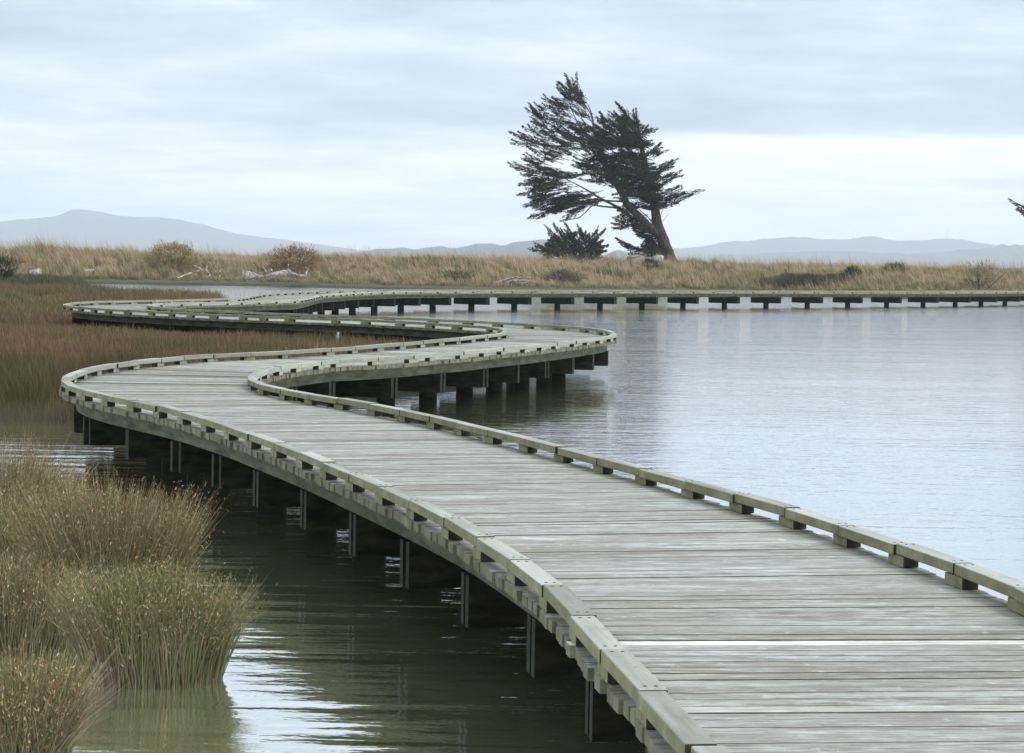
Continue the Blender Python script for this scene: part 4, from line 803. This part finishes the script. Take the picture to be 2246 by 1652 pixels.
# ------------------------------------------------------------------ sky, sun, camera
SUN_AZ, SUN_EL = math.radians(122), math.radians(50)      # from behind the camera, to the right
wd = bpy.data.worlds.new('World'); scene.world = wd; wd.use_nodes = True; nt = wd.node_tree; nt.nodes.clear()
wo = nt.nodes.new('ShaderNodeOutputWorld'); bg = nt.nodes.new('ShaderNodeBackground'); bg.inputs[1].default_value = 0.1
sky = nt.nodes.new('ShaderNodeTexSky'); sky.sky_type = 'NISHITA'; sky.sun_disc = False; sky.sun_elevation = SUN_EL; sky.sun_rotation = SUN_AZ; sky.dust_density = 2.0
tc = nt.nodes.new('ShaderNodeTexCoord'); d = tc.outputs['Generated']
sp = nt.nodes.new('ShaderNodeSeparateXYZ'); nt.links.new(d, sp.inputs[0]); X, Y, Z = sp.outputs
zz = math_(nt, 'ADD', math_(nt, 'MAXIMUM', Z, 0.0), 0.11)
cmb = nt.nodes.new('ShaderNodeCombineXYZ'); nt.links.new(math_(nt, 'DIVIDE', X, zz), cmb.inputs[0]); nt.links.new(math_(nt, 'DIVIDE', Y, zz), cmb.inputs[1])
pl = cmb.outputs[0]
c1 = noise(nt, pl, 0.95, 8, 0.6, (0.8, 1.0, 1.0)); c2 = noise(nt, pl, 3.4, 8, 0.65, (1.0, 1.0, 1.0))
cl = math_(nt, 'ADD', math_(nt, 'MULTIPLY', c1, 0.8), math_(nt, 'MULTIPLY', c2, 0.25))
# thin bright gap low in the cloud toward the right
gx_ = math_(nt, 'DIVIDE', math_(nt, 'SUBTRACT', math_(nt, 'DIVIDE', X, math_(nt, 'MAXIMUM', Y, 0.05)), 0.15), 0.10)
gz_ = math_(nt, 'DIVIDE', math_(nt, 'SUBTRACT', Z, 0.030), 0.022)
gap_ = math_(nt, 'POWER', 2.718, math_(nt, 'MULTIPLY', -1.0, math_(nt, 'ADD', math_(nt, 'MULTIPLY', gx_, gx_), math_(nt, 'MULTIPLY', gz_, gz_))))
az = math_(nt, 'DIVIDE', X, math_(nt, 'MAXIMUM', Y, 0.05))
edge = noise(nt, pl, 0.7, 5, 0.6, (0.45, 1.0, 1.0))
def sstep(v, a, b_):
    q = nt.nodes.new('ShaderNodeMapRange'); q.interpolation_type = 'SMOOTHSTEP'; q.inputs[1].default_value = a; q.inputs[2].default_value = b_; nt.links.new(v, q.inputs[0]); return q.outputs[0]
zq = math_(nt, 'ADD', Z, math_(nt, 'MULTIPLY', math_(nt, 'SUBTRACT', edge, 0.5), 0.034))
slot = math_(nt, 'SUBTRACT', 1.0, sstep(zq, 0.050, 0.058))
front = math_(nt, 'MULTIPLY', sstep(az, -0.02, 0.09), math_(nt, 'GREATER_THAN', Y, 0.0))
base_ = math_(nt, 'MULTIPLY', math_(nt, 'MULTIPLY', sstep(zq, 0.050, 0.058), math_(nt, 'SUBTRACT', 1.0, sstep(zq, 0.062, 0.085))), front)
gap_ = math_(nt, 'SUBTRACT', math_(nt, 'MULTIPLY', slot, math_(nt, 'ADD', 0.42, math_(nt, 'MULTIPLY', front, 0.45))), math_(nt, 'MULTIPLY', base_, 0.5))
lowl = math_(nt, 'POWER', 2.718, math_(nt, 'MULTIPLY', math_(nt, 'ABSOLUTE', Z), -22.0))
tone = math_(nt, 'ADD', math_(nt, 'ADD', cl, math_(nt, 'MULTIPLY', gap_, 0.22)), math_(nt, 'MULTIPLY', lowl, 0.12))
cc = ramp(nt, tone, [(0.40, (3.6, 4.25, 5.25)), (0.54, (4.75, 5.45, 6.45)), (0.66, (6.3, 6.9, 7.5)), (0.80, (8.7, 9.2, 9.1))])
zen = math_(nt, 'ADD', 1.0, math_(nt, 'MULTIPLY', math_(nt, 'MAXIMUM', math_(nt, 'SUBTRACT', Z, 0.085), 0.0), ZEN))
cz = nt.nodes.new('ShaderNodeVectorMath'); cz.operation = 'SCALE'; nt.links.new(cc, cz.inputs[0]); nt.links.new(zen, cz.inputs['Scale'])
tint = mixc(nt, (1.0, 1.0, 1.0), (1.09, 1.03, 0.90), sstep(Z, 0.10, 0.40))
cz2 = mixc(nt, cz.outputs[0], tint, 1.0, 'MULTIPLY')
fin = mixc(nt, sky.outputs[0], cz2, 0.95)
nt.links.new(fin, bg.inputs[0]); nt.links.new(bg.outputs[0], wo.inputs[0])
sl = bpy.data.lights.new('sun', 'SUN'); sl.energy = 1.4; sl.angle = math.radians(20); sl.color = (1.0, 0.97, 0.92)
so = bpy.data.objects.new('sun', sl); col.objects.link(so)
sd_ = Vector((math.sin(SUN_AZ) * math.cos(SUN_EL), math.cos(SUN_AZ) * math.cos(SUN_EL), math.sin(SUN_EL)))
so.rotation_euler = sd_.to_track_quat('Z', 'Y').to_euler(); so.location = (20, -20, 40)
cam = bpy.data.cameras.new('camera'); co = bpy.data.objects.new('camera', cam); col.objects.link(co); scene.camera = co
cam.sensor_width = 36.0; cam.lens = 36.0 * F / 2246.0; cam.clip_start = 0.1; cam.clip_end = 20000
co.matrix_world = Matrix([[*CAMM[0], 0], [*CAMM[1], 0], [*CAMM[2], ZC], [0, 0, 0, 1]])
scene.render.engine = 'CYCLES'; scene.cycles.use_denoising = True
scene.cycles.max_bounces = 8; scene.cycles.diffuse_bounces = 3; scene.cycles.glossy_bounces = 4; scene.cycles.volume_bounces = 1; scene.cycles.transparent_max_bounces = 8
vs = scene.view_settings; vs.view_transform = 'Standard'; vs.look = 'None'; vs.exposure = EXPO; vs.gamma = 1.0
